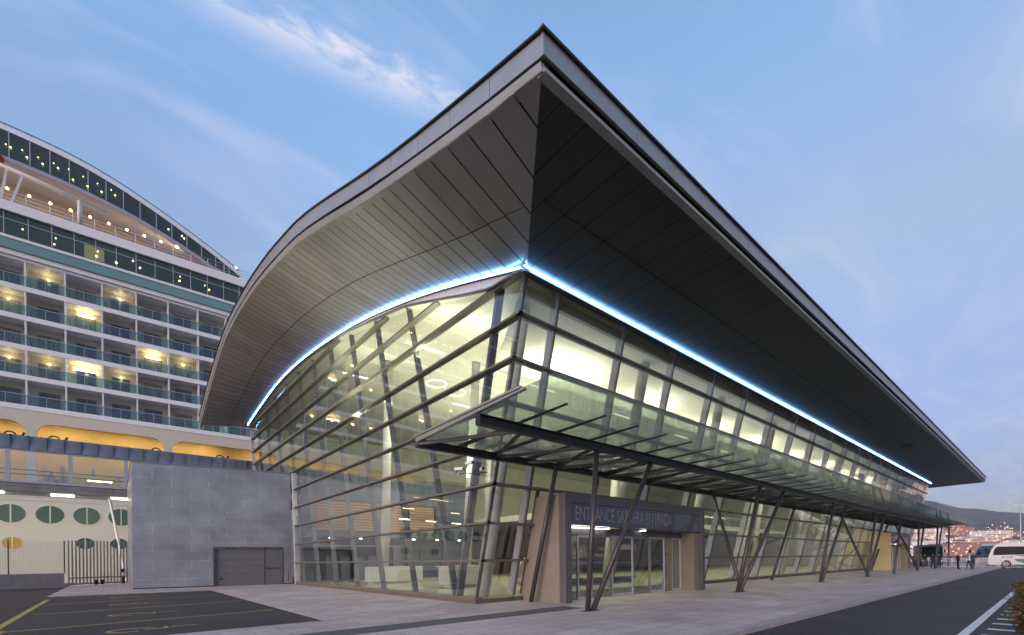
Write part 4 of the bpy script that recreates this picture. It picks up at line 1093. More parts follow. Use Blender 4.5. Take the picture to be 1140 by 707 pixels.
for zi_, z in enumerate(DZ):
    geo = balcony_geo(z)
    for c_ in cols_all:
        x0 = BX0 + BW * c_
        if x0 < SX0 + 1 or x0 + BW > SX1 - 1: continue
        if c_ in cols_vis:
            if 'b' not in proto:
                par = geo[4].build('balcony', M_part, ship)      # local mesh at x=0
                kids = [g.build(nm, mt, par) for g, nm, mt in zip(geo, order, mts) if nm != 'partition']
                proto['b'] = (par, kids, z, par.location.copy())
                par.location = Vector((x0, 0, 0))
                dm0 = [q for q in kids if q.name.startswith('cabin_door')][0].data; curtain_mesh = []
                for nm_, cc_ in (('curtain_cream', (.42, .38, .31)), ('curtain_grey', (.17, .19, .23))):
                    d2 = dm0.copy(); d2.materials.clear(); d2.materials.append(mat(nm_, cc_, .6, var=.35, scale=5, stretch=(6, 1, .4))); curtain_mesh.append(d2)
                continue
            par0, kids0, zr_, l0 = proto['b']
            cp_ = par0.copy(); COL.objects.link(cp_); cp_.parent = ship; cp_.location = Vector((x0, 0, z - zr_))
            for q in kids0:
                if q.name.startswith('deck_chair') and rnd.random() < .3: continue
                d_ = q.copy(); COL.objects.link(d_); d_.parent = cp_
                if q.name.startswith('cabin_door') and rnd.random() < .38: d_.data = curtain_mesh[rnd.random() < .5]
        else:
            for g, r__ in zip(geo, rest):
                b0 = len(r__.v); r__.v += [(v[0] + x0, v[1], v[2]) for v in g.v]
                for fc, mi, sm_ in zip(g.f, g.m, g.sm): r__.f.append(tuple(k + b0 for k in fc)); r__.m.append(0); r__.sm.append(sm_)
mm_ = MB()
for r__, mt in zip(rest, mts):
    mm_.use(mt); b0 = len(mm_.v); mm_.v += r__.v
    for fc in r__.f: mm_.face([k + b0 for k in fc])
tag(mm_.build('balcony', None, ship), kind='stuff')
# cabin lights that are on
M_cl = emitter('cabin_light', (1.0, .80, .32), 9)
lit = [(4, 0, 1), (4, 2, 1), (3, 1, 2), (2, 3, 2), (2, 4, 1), (1, -1, 1), (1, 1, 3), (1, 2, 1), (0, 5, 2), (3, -1, 1), (1, 0, 1), (2, -4, 2), (3, -6, 1), (1, -8, 2), (4, -9, 2)]
for (d_, c_, n_) in lit:
    x = BX0 + BW * c_ + 1.45; z = DZ[d_] + 2.42
    q = MB()
    if n_ >= 2: q.box(x - .30 * n_, YS + 1.60, z - .05, x + .30 * n_, YS + 1.70, z + .03)
    else: q.sphere((x, YS + 1.58, z - .08), .08, 8)
    lo = q.build('cabin_lamp', M_cl, ship)
    ld_ = bpy.data.lights.new('cabin_glow', 'POINT'); ld_.energy = 2.5 + 1.5 * n_; ld_.color = (1, .8, .36); ld_.shadow_soft_size = .15
    lo2 = bpy.data.objects.new('cabin_glow', ld_); COL.objects.link(lo2); lo2.parent = ship; lo2.location = Vector((x, YS + 1.2, z - .25)) - ship.location

# bands above the balconies
ub = MB(); ub.use(M_deckw).box(SX0, YS - .25, 30.45, SX1, YS + 1.7, 30.9); ub.use(M_teal).box(SX0, YS - .45, 30.9, SX1, YS + 1.7, 31.8); ub.use(M_deckw).box(SX0, YS - .52, 31.8, SX1, YS + 1.7, 32.05)
ub.build('teal_belt', None, ship)
wgl = MB(); wgl.box(SX0, YS - .32, 32.05, SX1, YS - .2, 34.25); wgl.build('lounge_glazing', M_gdk, ship)
wm = MB(); x = SX0 + .4
while x < SX1:
    wm.box(x - .03, YS - .37, 32.05, x + .03, YS - .322, 34.25); x += 1.58
wm.box(SX0, YS - .36, 33.55, SX1, YS - .323, 33.61)
wm.build('glazing_bars', M_mull, ship)
wl = MB()
for x in (-6.3, -1.2, .2, 2.0, 5.6, 8.4, 11.6, -4.0):
    for dz_, s_ in ((.0, .10), (.55, .07)):
        if rnd.random() < .8: wl.sphere((x + rnd.uniform(-.35, .35), YS - .42, 32.6 + dz_ + rnd.uniform(-.15, .2)), s_ * rnd.uniform(.6, 1.0), 6)
wl.build('lounge_lamps', M_win_lit, ship)
lw_ = MB(); lw_.box(-2.0, YS - .345, 32.2, -.5, YS - .322, 33.5); lw_.build('lit_window', mat('lit_green_window', (.10, .12, .06), .3, emit=(.40, .42, .16), estr=.13), ship)
ed = MB(); ed.box(SX0, YS - .6, 34.25, SX1, YS + 4, 35.15); ed.build('sun_deck_edge', M_deckw, ship)
rw = MB(); rw_mat = mat('sun_deck_beige', (.40, .33, .29), .6)
# railing with bulbs
rl = MB(); x = -30.0
while x < 30: rl.tube((x, YS - .4, 35.15), (x, YS - .4, 36.2), .03, .03, 6); x += 1.6
for z in (35.5, 35.85, 36.2): rl.tube((-30, YS - .4, z), (30, YS - .4, z), .022, .022, 6)
rl.build('railing', M_part, ship)
k = 0; x = -20.0
while x < 12.4 and k < 100:
    MB().sphere((x, YS - .2, 36.45), .12, 8).build('string_bulb', M_bulb, ship); x += 1.42; k += 1
area('sun_deck_lamp', (-4, YS - .1, 36.4), 30, .3, 90, (1, .75, .45), (0, 1, .35), ship)
# crane arm on the sun deck
cr_ = MB(); cr_.tube((-8.6, YS - .5, 38.4), (-.2, YS - .5, 37.3), .17, .17, 12); cr_.tube((-2.3, YS - .5, 35.2), (-2.3, YS - .5, 37.5), .17, .17, 12); cr_.beam((-7.2, YS - .5, 38.1), (-7.6, YS - .5, 35.2), .15, .15); cr_.beam((-6.2, YS - .5, 38.0), (-6.9, YS - .5, 35.2), .15, .15)
cr_.build('davit', M_white, ship)
MB().sphere((-7.7, YS - .7, 38.7), .42, 10, (1, 1, .8)).build('davit_motor', mat('red_paint', (.45, .04, .02), .4), ship)
# arched top
TOPC = [(-60, 42.25), (-7.6, 42.25), (-4, 42.0), (-1.5, 41.6), (1.26, 40.8), (4.25, 39.65), (7.5, 38.2), (10.1, 36.9), (12.3, 35.6)]
LOWC = [(-60, 39.25), (-7.7, 39.25), (-4.5, 39.1), (-2.5, 38.9), (0, 38.5), (2.37, 38.0), (5, 37.15), (7.5, 36.2), (9.4, 35.3), (12.3, 35.2)]
def tc_(x): return smooth_table(TOPC, x, 1, .8)
def lc_(x): return min(smooth_table(LOWC, x, 1, .8), tc_(x) - .5)
ax_ = [SX0 + 1 + 2.6 * k for k in range(20)] + [-8 + .85 * k for k in range(0, 25)]
ax_ = [x for x in ax_ if x < 12.3]
tb, gb_, pb_, rlb = MB(), MB(), MB(), MB()
for a, b in zip(ax_, ax_[1:]):
    tb.hexa([(a, YS - .5, tc_(a) - .62), (b, YS - .5, tc_(b) - .62), (b, YS + 9, tc_(b) - .4), (a, YS + 9, tc_(a) - .4), (a, YS - .4, tc_(a) - .16), (b, YS - .4, tc_(b) - .16), (b, YS + 9, tc_(b) - .16), (a, YS + 9, tc_(a) - .16)])
    rlb.beam((a, YS - .45, tc_(a)), (b, YS - .45, tc_(b)), .06, .06)
    za, zb_ = min(tc_(a) - .62, 99), tc_(b) - .62
    rw.poly([(a, YS + 3.2, 35.15), (b, YS + 3.2, 35.15), (b, YS + 3.2, max(35.2, lc_(b))), (a, YS + 3.2, max(35.2, lc_(a)))])
    if lc_(a) < za and lc_(b) < zb_:
        gb_.poly([(a, YS - .3, lc_(a)), (b, YS - .3, lc_(b)), (b, YS - .42, zb_), (a, YS - .42, za)])
        pb_.hexa([(a, YS - .5, lc_(a) - .42), (b, YS - .5, lc_(b) - .42), (b, YS + 3.2, lc_(b) - .3), (a, YS + 3.2, lc_(a) - .3), (a, YS - .45, lc_(a)), (b, YS - .45, lc_(b)), (b, YS + 3.2, lc_(b)), (a, YS + 3.2, lc_(a))])
x = -60
while x < 12: rlb.beam((x, YS - .45, tc_(x) - .16), (x, YS - .45, tc_(x)), .04, .04); x += 1.7
rw.build('sun_deck_wall', rw_mat, ship)
tb.build('top_deck_edge', M_deckw, ship); gb_.build('top_glazing', M_gdk, ship); pb_.build('top_deck_underside', mat('underside_mauve', (.40, .37, .42), .5), ship); rlb.build('top_rail', M_coping, ship)
tm = MB(); x = -30.0
while x < 11:
    if lc_(x) < tc_(x) - .8: MB().beam((x, YS - .46, lc_(x)), (x, YS - .5, tc_(x) - .6), .07, .06).build('glazing_bar', M_mull, ship)
    x += 1.35
sl_ = MB()
for x in [-8.0 + 1.05 * k for k in range(9)] + [4.8, 6.0, 6.2]:
    sl_.sphere((x, YS - .50, lc_(x) + .55 + rnd.uniform(-.1, .5)), .07, 6)
    sl_.sphere((x - .3, YS - .50, lc_(x) + 1.2 + rnd.uniform(-.1, .3)), .045, 6) if x < 1 else None
sl_.build('top_deck_lamps', M_win_lit, ship)

# ------------------------------------------------------------------ gate, fence, barrier
gt = empty('sliding_gate', (-0.9, 49, 0), 'tall grey vertical bar gate closing the gap beside the grey annex', 'gate')
ga = Vector((-2.6, 47.9, 0)); gb2 = Vector((.78, 49.5, 0))
M_gate = mat('gate_grey', (.26, .26, .24), .5, .3)
def gpnt(t, z): p = ga.lerp(gb2, t); return Vector((p.x, p.y, z))
for k in range(18): MB().beam(gpnt(k / 17, .1), gpnt(k / 17, 3.45), .07, .09, up=(1, 0, 0)).build('bar', M_gate, gt)
q = MB()
for z in (.16, .62): q.beam(gpnt(0, z), gpnt(1, z), .08, .10)
q.build('rail', M_gate, gt)
q = MB(); q.beam(gpnt(.45, .05), gpnt(.45, .42), .2, .2); q.beam(gpnt(.55, .05), gpnt(.55, .42), .2, .2); q.beam(gpnt(.93, .05), gpnt(.93, .6), .16, .2); q.box(gpnt(.9, 0).x - .05, gpnt(.9, 0).y - .1, .95, gpnt(.9, 0).x + .12, gpnt(.9, 0).y - .02, 1.25); q.build('roller', M_black, gt)
cbar = MB(); ca = Vector((-30, 43.5, 0)); cb = Vector((-2.75, 46.6, 0))
cb_root = empty('concrete_barrier', (-6, 46, 0), 'long low grey concrete barrier carrying a mesh fence, left of the bar gate', 'barrier')
cdir = (cb - ca).normalized(); L_ = (cb - ca).length
M_conc = mat('barrier_concrete', (.20, .195, .215), .75, var=.12, scale=2, bump=.2)
s = 0
while s < L_:
    e = min(s + 3.3, L_); a = ca + cdir * s; b = ca + cdir * (e - .02)
    n_ = Vector((cdir.y, -cdir.x, 0))
    q = MB(); q.hexa([a + n_ * .22 + Vector((0, 0, -.02)), b + n_ * .22 + Vector((0, 0, -.02)), b - n_ * .22 + Vector((0, 0, -.02)), a - n_ * .22 + Vector((0, 0, -.02)), a + n_ * .15 + Vector((0, 0, 1.02)), b + n_ * .15 + Vector((0, 0, 1.02)), b - n_ * .15 + Vector((0, 0, 1.02)), a - n_ * .15 + Vector((0, 0, 1.02))])
    q.build('block', M_conc, cb_root); s = e
fnc = empty('mesh_fence', (-6, 46, 1.02), 'fine wire mesh fence with dark posts standing on the concrete barrier', 'fence')
s = 0.0
while s <= L_ - .05:
    p = ca + cdir * (L_ - s); MB().beam(p + Vector((0, 0, 1.02)), p + Vector((0, 0, 3.35)), .07, .07).build('post', M_dark, fnc); s += 2.75
wr = MB(); s = 0
while s < 14:
    p = ca + cdir * (L_ - s); wr.beam(p + Vector((0, 0, 1.05)), p + Vector((0, 0, 3.3)), .008, .008); s += .12
for k in range(14): wr.beam(ca + cdir * (L_ - 14) + Vector((0, 0, 1.1 + k * .165)), cb + Vector((0, 0, 1.1 + k * .165)), .008, .008)
wr.build('wire_mesh', mat('wire_grey', (.25, .25, .22), .5, .4), fnc)

# security cameras near the V mullion, outside the glass
for n_, (l, lb, rz) in enumerate((((9.80, 14.55, 5.0), 'white bullet camera left of the steel V arm under the canopy corner', R(35)), ((9.82, 13.9, 5.12), 'white camera fixed right on the steel V arm under the canopy corner', R(10)), ((9.85, 13.15, 4.78), 'smallest white camera to the right of the steel V arm', R(-25)))):
    sec_cam(l, rz, lb)
arm_ = MB(); arm_.tube((9.95, 14.7, 4.86), (9.97, 13.0, 4.66), .02, .02, 8)
tag(arm_.build('camera_bracket', M_dark), 'thin dark bracket bar holding the cameras against the glass corner', 'bracket')

# ------------------------------------------------------------------ coaches
def coach(loc, rz, body, label, swoosh, length=12.0):
    r_ = empty('coach', loc, label, 'bus', None, rz)
    Lg, W_, H_ = length, 2.5, 2.95
    o0 = r_.location.copy(); r_.location = (0, 0, 0); r_.rotation_euler = (0, 0, 0)
    prof = [(0.12, .35), (0.0, .7), (0.05, 1.3), (.35, 2.2), (.75, 2.75), (1.1, H_), (Lg - .4, H_), (Lg - .08, 2.7), (Lg, 1.2), (Lg - .05, .35)]
    b = MB(); n = len(prof)
    for y, ins in ((-W_ / 2, .0), (W_ / 2, .0)):
        b.v += [(x, y, z) for x, z in prof]
    b.face(range(n)); b.face(list(range(n, 2 * n))[::-1])
    for k in range(n): k2 = (k + 1) % n; b.face((k, k2, n + k2, n + k))
    bo = b.build('body', body, r_, bevel=.09)
    M_bg = mat('coach_glass', (.012, .014, .018), .08, spec=.8)
    g = MB()
    for y in (-W_ / 2 - .012, W_ / 2 + .012):
        g.poly([(.45, y, 1.55), (Lg - .25, y, 1.65), (Lg - .3, y, 2.55), (.85, y, 2.55), (.55, y, 2.2)])
    g.build('side_windows', M_bg, r_)
    g = MB(); g.poly([(-.01, -W_ / 2 + .15, 1.25), (-.01, W_ / 2 - .15, 1.25), (.32, W_ / 2 - .15, 2.2), (.32, -W_ / 2 + .15, 2.2)]); g.poly([(.31, -W_ / 2 + .15, 2.2), (.31, W_ / 2 - .15, 2.2), (.70, W_ / 2 - .2, 2.7), (.70, -W_ / 2 + .2, 2.7)])
    g.build('windscreen', M_bg, r_)
    for x in (1.75, Lg - 3.2, Lg - 1.9):
        for y in (-W_ / 2 - .02, W_ / 2 - .26):
            wh = MB(); wh.tube((x, y, .48), (x, y + .28, .48), .48, .48, 20); wo = wh.build('wheel', M_black, r_)
            MB().tube((x, y - .01, .48), (x, y + .29, .48), .25, .25, 14).build('rim', M_trim, wo)
    for y in (-.95, .95): MB().box(-.03, y - .2, .62, .05, y + .2, .82).build('headlight', mat('headlight_glass', (.7, .7, .7), .1), r_)
    for y in (-1.35, 1.35): q = MB(); q.beam((.3, y, 2.5), (-.25, y, 2.35), .05, .05); q.box(-.32, y - .08, 1.85, -.2, y + .08, 2.3); q.build('mirror', M_black, r_)
    if swoosh:
        for y in (-W_ / 2 - .016, W_ / 2 + .016):
            s_ = MB(); s_.use(mat('coach_red', (.45, .06, .03), .4)); s_.poly([(2.55, y, 1.5), (3.2, y, 1.5), (5.3, y, 1.25), (8.0, y, 1.1), (5.2, y, 1.12), (3.6, y, 1.3)])
            s_.use(mat('coach_green', (.02, .22, .05), .4)); s_.poly([(2.5, y, 1.12), (2.75, y, .8), (3.6, y, .55), (8.5, y, .55), (10, y, .8), (6.4, y, .98), (4.4, y, 1.12)])
            s_.use(mat('coach_logo_grey', (.18, .2, .22), .5)); s_.poly([(1.3, y, 1.42), (1.4, y, 1.42), (1.5, y, 1.28), (1.68, y, 1.46), (1.52, y, 1.15), (1.45, y, 1.15)]); s_.poly([(1.75, y, 1.25), (2.45, y, 1.25), (2.45, y, 1.37), (1.75, y, 1.37)])
            s_.build('livery', None, r_)
    r_.location = o0; r_.rotation_euler = (0, 0, rz)
    return r_
M_bw = mat('coach_white', (.70, .70, .70), .3, spec=.6)
M_bb = mat('coach_dark_blue', (.04, .09, .13), .25, spec=.6)
coach((80.5, 6.35, -.12), R(-53), M_bw, 'white coach with red and green swooshes parked at the right edge', True)
coach((86.0, 11.6, -.0), R(12), M_bb, 'dark blue coach with a big windscreen standing behind the last canopy columns', False)

# ------------------------------------------------------------------ people
def person_mesh(pose, M_skin, M_top, M_leg, M_hair, M_shoe, coat=False):
    """one skinned body, 1.72 m, standing or mid stride"""
    st = 0.22 * pose
    J = {'pel': (0, 0, .93), 'wst': (0, 0, 1.1), 'chs': (0, .01, 1.32), 'nck': (0, 0, 1.47), 'hd0': (0, -.02, 1.56), 'hd1': (0, -.02, 1.66),
         'hL': (-.09, 0, .90), 'hR': (.09, 0, .90), 'kL': (-.10, -st * .8, .50), 'kR': (.10, st * .6, .50), 'aL': (-.10, -st, .09), 'aR': (.10, st * 1.3, .10), 'tL': (-.11, -st - .16, .04), 'tR': (.11, st * 1.3 - .15, .04),
         'sL': (-.18, 0, 1.40), 'sR': (.18, 0, 1.40), 'eL': (-.24, .04 + st * .5, 1.13), 'eR': (.24, .03 - st * .5, 1.13), 'wL': (-.23, -.06 + st * .9, .90), 'wR': (.23, -.08 - st * .9, .92), 'fL': (-.22, -.09 + st, .80), 'fR': (.22, -.11 - st, .82)}
    rad = {'pel': (.145, .11), 'wst': (.13, .10), 'chs': (.155, .11), 'nck': (.055, .055), 'hd0': (.075, .09), 'hd1': (.078, .095), 'hL': (.09, .09), 'hR': (.09, .09), 'kL': (.058, .058), 'kR': (.058, .058), 'aL': (.04, .045), 'aR': (.04, .045), 'tL': (.04, .03), 'tR': (.04, .03),
           'sL': (.065, .065), 'sR': (.065, .065), 'eL': (.045, .045), 'eR': (.045, .045), 'wL': (.03, .03), 'wR': (.03, .03), 'fL': (.035, .02), 'fR': (.035, .02)}
    if coat: rad['pel'] = (.19, .15); rad['wst'] = (.16, .13)
    E_ = [('pel', 'wst'), ('wst', 'chs'), ('chs', 'nck'), ('nck', 'hd0'), ('hd0', 'hd1'), ('pel', 'hL'), ('pel', 'hR'), ('hL', 'kL'), ('kL', 'aL'), ('aL', 'tL'), ('hR', 'kR'), ('kR', 'aR'), ('aR', 'tR'), ('chs', 'sL'), ('chs', 'sR'), ('sL', 'eL'), ('eL', 'wL'), ('wL', 'fL'), ('sR', 'eR'), ('eR', 'wR'), ('wR', 'fR')]
    nm = list(J); me = bpy.data.meshes.new('person'); me.from_pydata([J[k] for k in nm], [(nm.index(a), nm.index(b)) for a, b in E_], [])
    ob_ = bpy.data.objects.new('person_tmp', me); COL.objects.link(ob_)
    ob_.modifiers.new('s', 'SKIN'); sub = ob_.modifiers.new('d', 'SUBSURF'); sub.levels = 2; sub.render_levels = 2
    if not me.skin_vertices: me.attributes  # layer is created with the modifier below
    bm = bmesh.new(); bm.from_mesh(me); lay = bm.verts.layers.skin.verify(); bm.verts.ensure_lookup_table()
    for k, v in zip(nm, bm.verts): v[lay].radius = rad[k]; v[lay].use_root = (k == 'pel')
    bm.to_mesh(me); bm.free()
    dg = bpy.context.evaluated_depsgraph_get(); out_ = bpy.data.meshes.new_from_object(ob_.evaluated_get(dg))
    bpy.data.objects.remove(ob_)
    out_.materials.clear()
    for q in (M_skin, M_top, M_leg, M_hair, M_shoe): out_.materials.append(q)
    for p in out_.polygons:
        p.use_smooth = True; c = p.center
        if c.z > 1.62 or (c.z > 1.53 and c.y > .02): p.material_index = 3
        elif c.z > 1.47: p.material_index = 0
        elif abs(c.x) > .17 and c.z < .90 and c.z > .7: p.material_index = 0
        elif c.z > (.72 if coat else .95) or (abs(c.x) > .19 and c.z > .88): p.material_index = 1
        elif c.z < .09: p.material_index = 4
        else: p.material_index = 2
    return out_
skins = mat('skin', (.42, .26, .19), .6)
cl_ = {'navy': (.015, .02, .045), 'black': (.012, .012, .014), 'white': (.6, .6, .6), 'grey': (.12, .12, .13), 'beige': (.32, .26, .18), 'red': (.25, .03, .03), 'denim': (.04, .06, .12), 'brown': (.06, .035, .02)}
C_ = lambda k: mat('cloth_' + k, cl_[k], .85, var=.15, scale=8)
ppl = [((66.5, 6.9), 30, 0, 'black', 'black', 'black', True, 'person in a long black coat nearest the white coach, standing left of its nose'),
       ((67.6, 6.2), 200, .6, 'white', 'navy', 'brown', False, 'person in a white top and navy trousers beside the nose of the white coach'),
       ((68.8, 6.0), 120, .3, 'navy', 'black', 'black', False, 'person in a navy jacket close to the white coach front wheel'),
       ((72.0, 9.6), 80, .4, 'navy', 'denim', 'brown', False, 'person in a navy jacket and jeans walking left of the barriers'),
       ((73.2, 9.2), 260, 0, 'black', 'black', 'black', True, 'person in a black coat facing away, just left of the barriers'),
       ((78.6, 11.6), 10, .2, 'grey', 'black', 'brown', False, 'person in a grey sweater in front of the dark blue coach'),
       ((80.2, 12.5), 60, 0, 'red', 'denim', 'black', False, 'person in a dark red top among the group by the dark blue coach'),
       ((81.0, 11.6), 150, .3, 'black', 'grey', 'brown', False, 'person in black with grey trousers by the dark blue coach'),
       ((76.5, 11.7), 330, .5, 'beige', 'navy', 'brown', False, 'person in a beige jacket walking under the far canopy end'),
       ((82.6, 11.7), 200, 0, 'brown', 'black', 'black', True, 'person in a brown coat at the right of the group by the dark blue coach')]
for (xy, rz, pose, tp, lg_, hr_, coat, lab) in ppl:
    me = person_mesh(pose, skins, C_(tp), C_(lg_), mat('hair_' + hr_, cl_[hr_], .7), C_('black'), coat)
    o = bpy.data.objects.new('person', me); COL.objects.link(o); o.location = (xy[0], xy[1], 0.0); o.rotation_euler = (0, 0, R(rz)); tag(o, lab, 'person', 'people waiting by the coaches')

# crowd barriers at the quay end
def barrier(x, y, rz):
    r_ = empty('crowd_barrier', (0, 0, 0), None, 'barrier', 'white crowd barriers in a row before the water')
    f = MB(); f.path([(-1.1, 0, .12), (-1.1, 0, 1.1), (1.1, 0, 1.1), (1.1, 0, .12), (-1.1, 0, .12)], .022, 6); f.build('frame', M_part, r_)
    b = MB()
    for k in range(1, 14): b.tube((-1.1 + 2.2 * k / 14, 0, .12), (-1.1 + 2.2 * k / 14, 0, 1.1), .010, .010, 5)
    b.build('bars', M_part, r_)
    for s_ in (-.8, .8): q = MB(); q.beam((s_, -.3, .02), (s_, .3, .02), .05, .03); q.beam((s_, 0, .02), (s_, 0, .14), .03, .03); q.build('foot', M_part, r_)
    r_.location = (x, y, 0); r_.rotation_euler = (0, 0, rz)
    return r_
b0 = barrier(77.0, 9.6, R(-66)); b0['label'] = 'one of the white tube crowd barriers in a row before the white coach'
for k in range(1, 6):
    c_ = copy_tree(b0); c_.location = (77.0 + .95 * k, 9.6 - 2.1 * k, -.12 if k > 2 else 0)

# street lamp far right
sl_r = empty('street_lamp', (112, 4.2, -.12), 'tall pale street lamp with twin flat heads rising behind the white coach', 'lamp')
q = MB(); q.tube((112, 4.2, -.12), (112, 4.2, 9.5), .11, .06, 10); q.build('pole', M_mull, sl_r)
q = MB(); q.beam((112, 4.2, 9.4), (111.2, 5.2, 9.6), .08, .08); q.beam((112, 4.2, 9.4), (112.8, 3.2, 9.6), .08, .08); q.build('arm', M_part, sl_r)
q = MB(); q.box(110.8, 5.0, 9.56, 111.4, 5.5, 9.68); q.box(112.6, 2.8, 9.56, 113.2, 3.3, 9.68); q.build('lamp_head', M_white, sl_r)

# dry shrubs at the right edge of the road
def tuft(cx_, cy__, h, n, label, seed, M1, M2):
    rr = random.Random(seed); b = MB()
    for k in range(n):
        a = rr.uniform(0, 6.28); d = rr.uniform(0, .42) ** .8; bx_, by_ = cx_ + d * math.cos(a), cy__ + d * math.sin(a)
        le = Vector((rr.uniform(-.5, .5), rr.uniform(-.5, .5), 1)).normalized(); hh = h * rr.uniform(.4, 1.0); wdt = rr.uniform(.008, .02)
        t_ = Vector((math.cos(a + 1.5), math.sin(a + 1.5), 0)) * wdt
        p0 = Vector((bx_, by_, -.12)); p1 = p0 + le * hh * .6; p2 = p1 + (le + Vector((rr.uniform(-.6, .6), rr.uniform(-.6, .6), -.1))).normalized() * hh * .4
        b.use(M1 if rr.random() < .55 else M2)
        b.poly([p0 - t_, p0 + t_, p1 + t_ * .8, p1 - t_ * .8]); b.poly([p1 - t_ * .8, p1 + t_ * .8, p2])
        if rr.random() < .8:
            for _ in range(5):
                c = p1.lerp(p2, rr.random()) + Vector((rr.uniform(-.09, .09), rr.uniform(-.09, .09), rr.uniform(-.06, .06))); s_ = rr.uniform(.015, .035)
                e1 = Vector((rr.uniform(-1, 1), rr.uniform(-1, 1), rr.uniform(-1, 1))).normalized() * s_; e2 = e1.cross(Vector((rr.uniform(-1, 1), rr.uniform(-1, 1), 1))).normalized() * s_
                b.poly([c - e1, c + e2, c + e1, c - e2])
    o = b.build('shrub', None); tag(o, label, 'shrub')
M_l1 = mat('leaf_olive', (.07, .08, .03), .7, var=.3, scale=6); M_l2 = mat('leaf_rust', (.13, .065, .03), .8, var=.3, scale=6)
for k, (x, y, h, lb) in enumerate(((15.2, .22, .55, 'nearest olive and rust shrub at the right edge of the road'), (18.0, .38, .6, 'second shrub from the camera along the right road edge'), (21.2, .5, .6, 'third shrub from the camera along the right road edge'), (25.2, .65, .6, 'low rust coloured shrub far along the right road edge'), (31, .85, .6, 'farthest small shrub along the right road edge, towards the coach'))):
    tuft(x, y, h, 420, lb, k, M_l1, M_l2)

# ------------------------------------------------------------------ town on the far shore
def town_mat(name, base, warm, seed, dens):
    M = bpy.data.materials.new(name); M.use_nodes = True; t = M.node_tree; b = t.nodes['Principled BSDF']
    b.inputs['Base Color'].default_value = (*base, 1); b.inputs['Roughness'].default_value = .8
    tcn = t.nodes.new('ShaderNodeTexCoord'); mp = t.nodes.new('ShaderNodeVectorMath'); mp.operation = 'DIVIDE'; mp.inputs[1].default_value = (2.1, 2.1, 2.9)
    t.links.new(tcn.outputs['Object'], mp.inputs[0]); fl_ = t.nodes.new('ShaderNodeVectorMath'); fl_.operation = 'FLOOR'; t.links.new(mp.outputs[0], fl_.inputs[0])
    ad = t.nodes.new('ShaderNodeVectorMath'); ad.operation = 'ADD'; ad.inputs[1].default_value = (seed, seed, seed); t.links.new(fl_.outputs[0], ad.inputs[0])
    wn = t.nodes.new('ShaderNodeTexWhiteNoise'); t.links.new(ad.outputs[0], wn.inputs['Vector'])
    gt_ = t.nodes.new('ShaderNodeMath'); gt_.operation = 'GREATER_THAN'; gt_.inputs[1].default_value = 1 - dens; t.links.new(wn.outputs['Value'], gt_.inputs[0])
    ml = t.nodes.new('ShaderNodeMath'); ml.operation = 'MULTIPLY'; ml.inputs[1].default_value = .35; t.links.new(gt_.outputs[0], ml.inputs[0])
    b.inputs['Emission Color'].default_value = (*warm, 1); t.links.new(ml.outputs[0], b.inputs['Emission Strength'])
    return M
TM = [town_mat('town_cream', (.55, .46, .40), (1, .62, .28), 3.5, .20), town_mat('town_white', (.62, .56, .54), (1, .75, .5), 9.5, .16), town_mat('town_brick', (.30, .17, .13), (1, .55, .22), 14.5, .14)]
M_tr = mat('town_roof_tile', (.20, .10, .075), .8)
tr = random.Random(21); cnt = 0
tones = ['cream', 'white', 'brick']
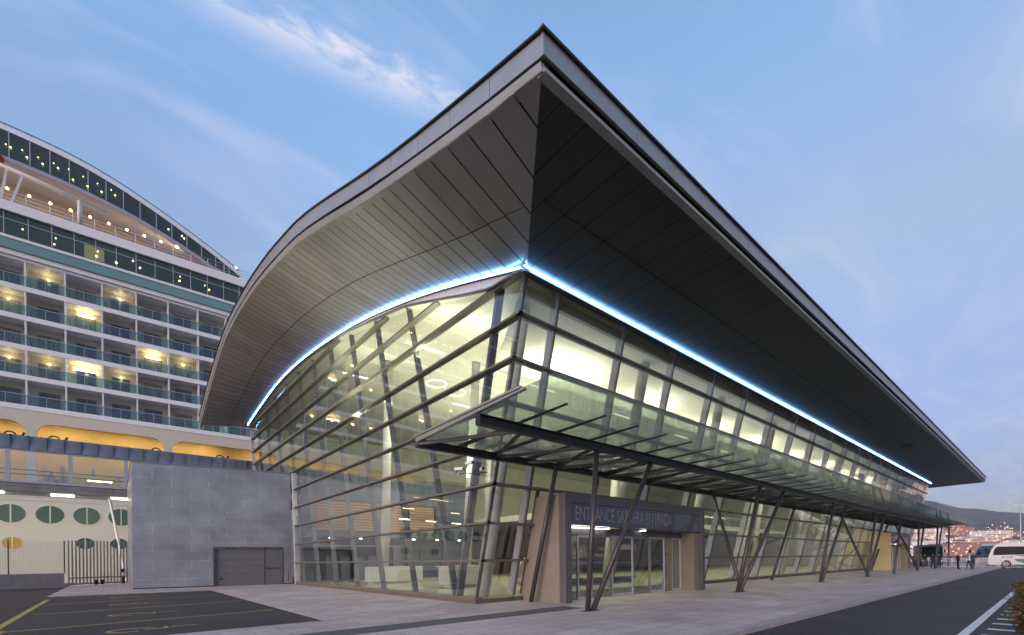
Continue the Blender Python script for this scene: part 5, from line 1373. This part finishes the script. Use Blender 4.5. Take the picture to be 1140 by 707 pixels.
for k in range(120):
    if k < 66: a = tr.uniform(-1.5, 9.2)
    else: a = tr.uniform(-60, -1.5)
    lvl = tr.random()
    r = 800 + 300 * lvl
    x, y = r * math.cos(R(a)), r * math.sin(R(a)); zb_ = hill_h(a, r) - 2
    big = tr.random() < .45
    w_ = tr.uniform(22, 48) if big else tr.uniform(9, 16); d__ = tr.uniform(10, 14); h_ = tr.uniform(11, 17) if big else tr.uniform(6, 9)
    ti = tr.randrange(3)
    ro = empty('apartment_block' if big else 'house', (x, y, zb_), None, 'apartment block' if big else 'house', 'lit buildings of the town on the far shore')
    where = 'behind the white coach' if -1.5 < a < 4 else ('left of the white coach' if a >= 4 else 'beyond the right edge of the road')
    level = 'low by the water' if lvl < .33 else ('midway up the slope' if lvl < .66 else 'high on the slope')
    ro['label'] = '%s far shore %s, %s, %s' % (tones[ti], 'apartment block' if big else 'house', level, where)
    b = MB(); b.box(x - d__ / 2, y - w_ / 2, zb_ - 4, x + d__ / 2, y + w_ / 2, zb_ + h_); b.build('wall', TM[ti], ro)
    q = MB()
    if big: q.box(x - d__ / 2 - .3, y - w_ / 2 - .3, zb_ + h_, x + d__ / 2 + .3, y + w_ / 2 + .3, zb_ + h_ + .6)
    else: q.hexa([(x - d__ / 2 - .4, y - w_ / 2 - .4, zb_ + h_), (x + d__ / 2 + .4, y - w_ / 2 - .4, zb_ + h_), (x + d__ / 2 + .4, y + w_ / 2 + .4, zb_ + h_), (x - d__ / 2 - .4, y + w_ / 2 + .4, zb_ + h_), (x - .3, y - w_ / 4, zb_ + h_ + 2.4), (x + .3, y - w_ / 4, zb_ + h_ + 2.4), (x + .3, y + w_ / 4, zb_ + h_ + 2.4), (x - .3, y + w_ / 4, zb_ + h_ + 2.4)])
    q.build('roof', M_tr, ro); ro.rotation_euler = (0, 0, R(a + tr.uniform(-12, 12)))
sl = MB()
for k in range(420):
    a = tr.uniform(-60, 9.5) if k % 3 == 0 else tr.uniform(-1.5, 9.5); r = 785 + 500 * tr.random() ** 1.3
    sl.sphere((r * math.cos(R(a)), r * math.sin(R(a)), hill_h(a, r) + 6), tr.uniform(.35, .7), 6)
tag(sl.build('street_lights', emitter('street_light_glow', (1, .66, .32), 2.2)), 'scattered warm street lights of the town on the far shore', 'street lights', kind='stuff')

# ------------------------------------------------------------------ haze over the bay
hz = MB(); hz.box(-300, -3200, -5, 3200, 3200, 260)
HM = bpy.data.materials.new('evening_haze'); HM.use_nodes = True; t = HM.node_tree; t.nodes.clear()
o_ = t.nodes.new('ShaderNodeOutputMaterial'); v_ = t.nodes.new('ShaderNodeVolumePrincipled'); v_.inputs['Color'].default_value = (.80, .82, .92, 1); v_.inputs['Density'].default_value = 0.00018
t.links.new(v_.outputs[0], o_.inputs[1])
tag(hz.build('haze', HM), 'thin evening haze over the bay', 'haze', kind='stuff')
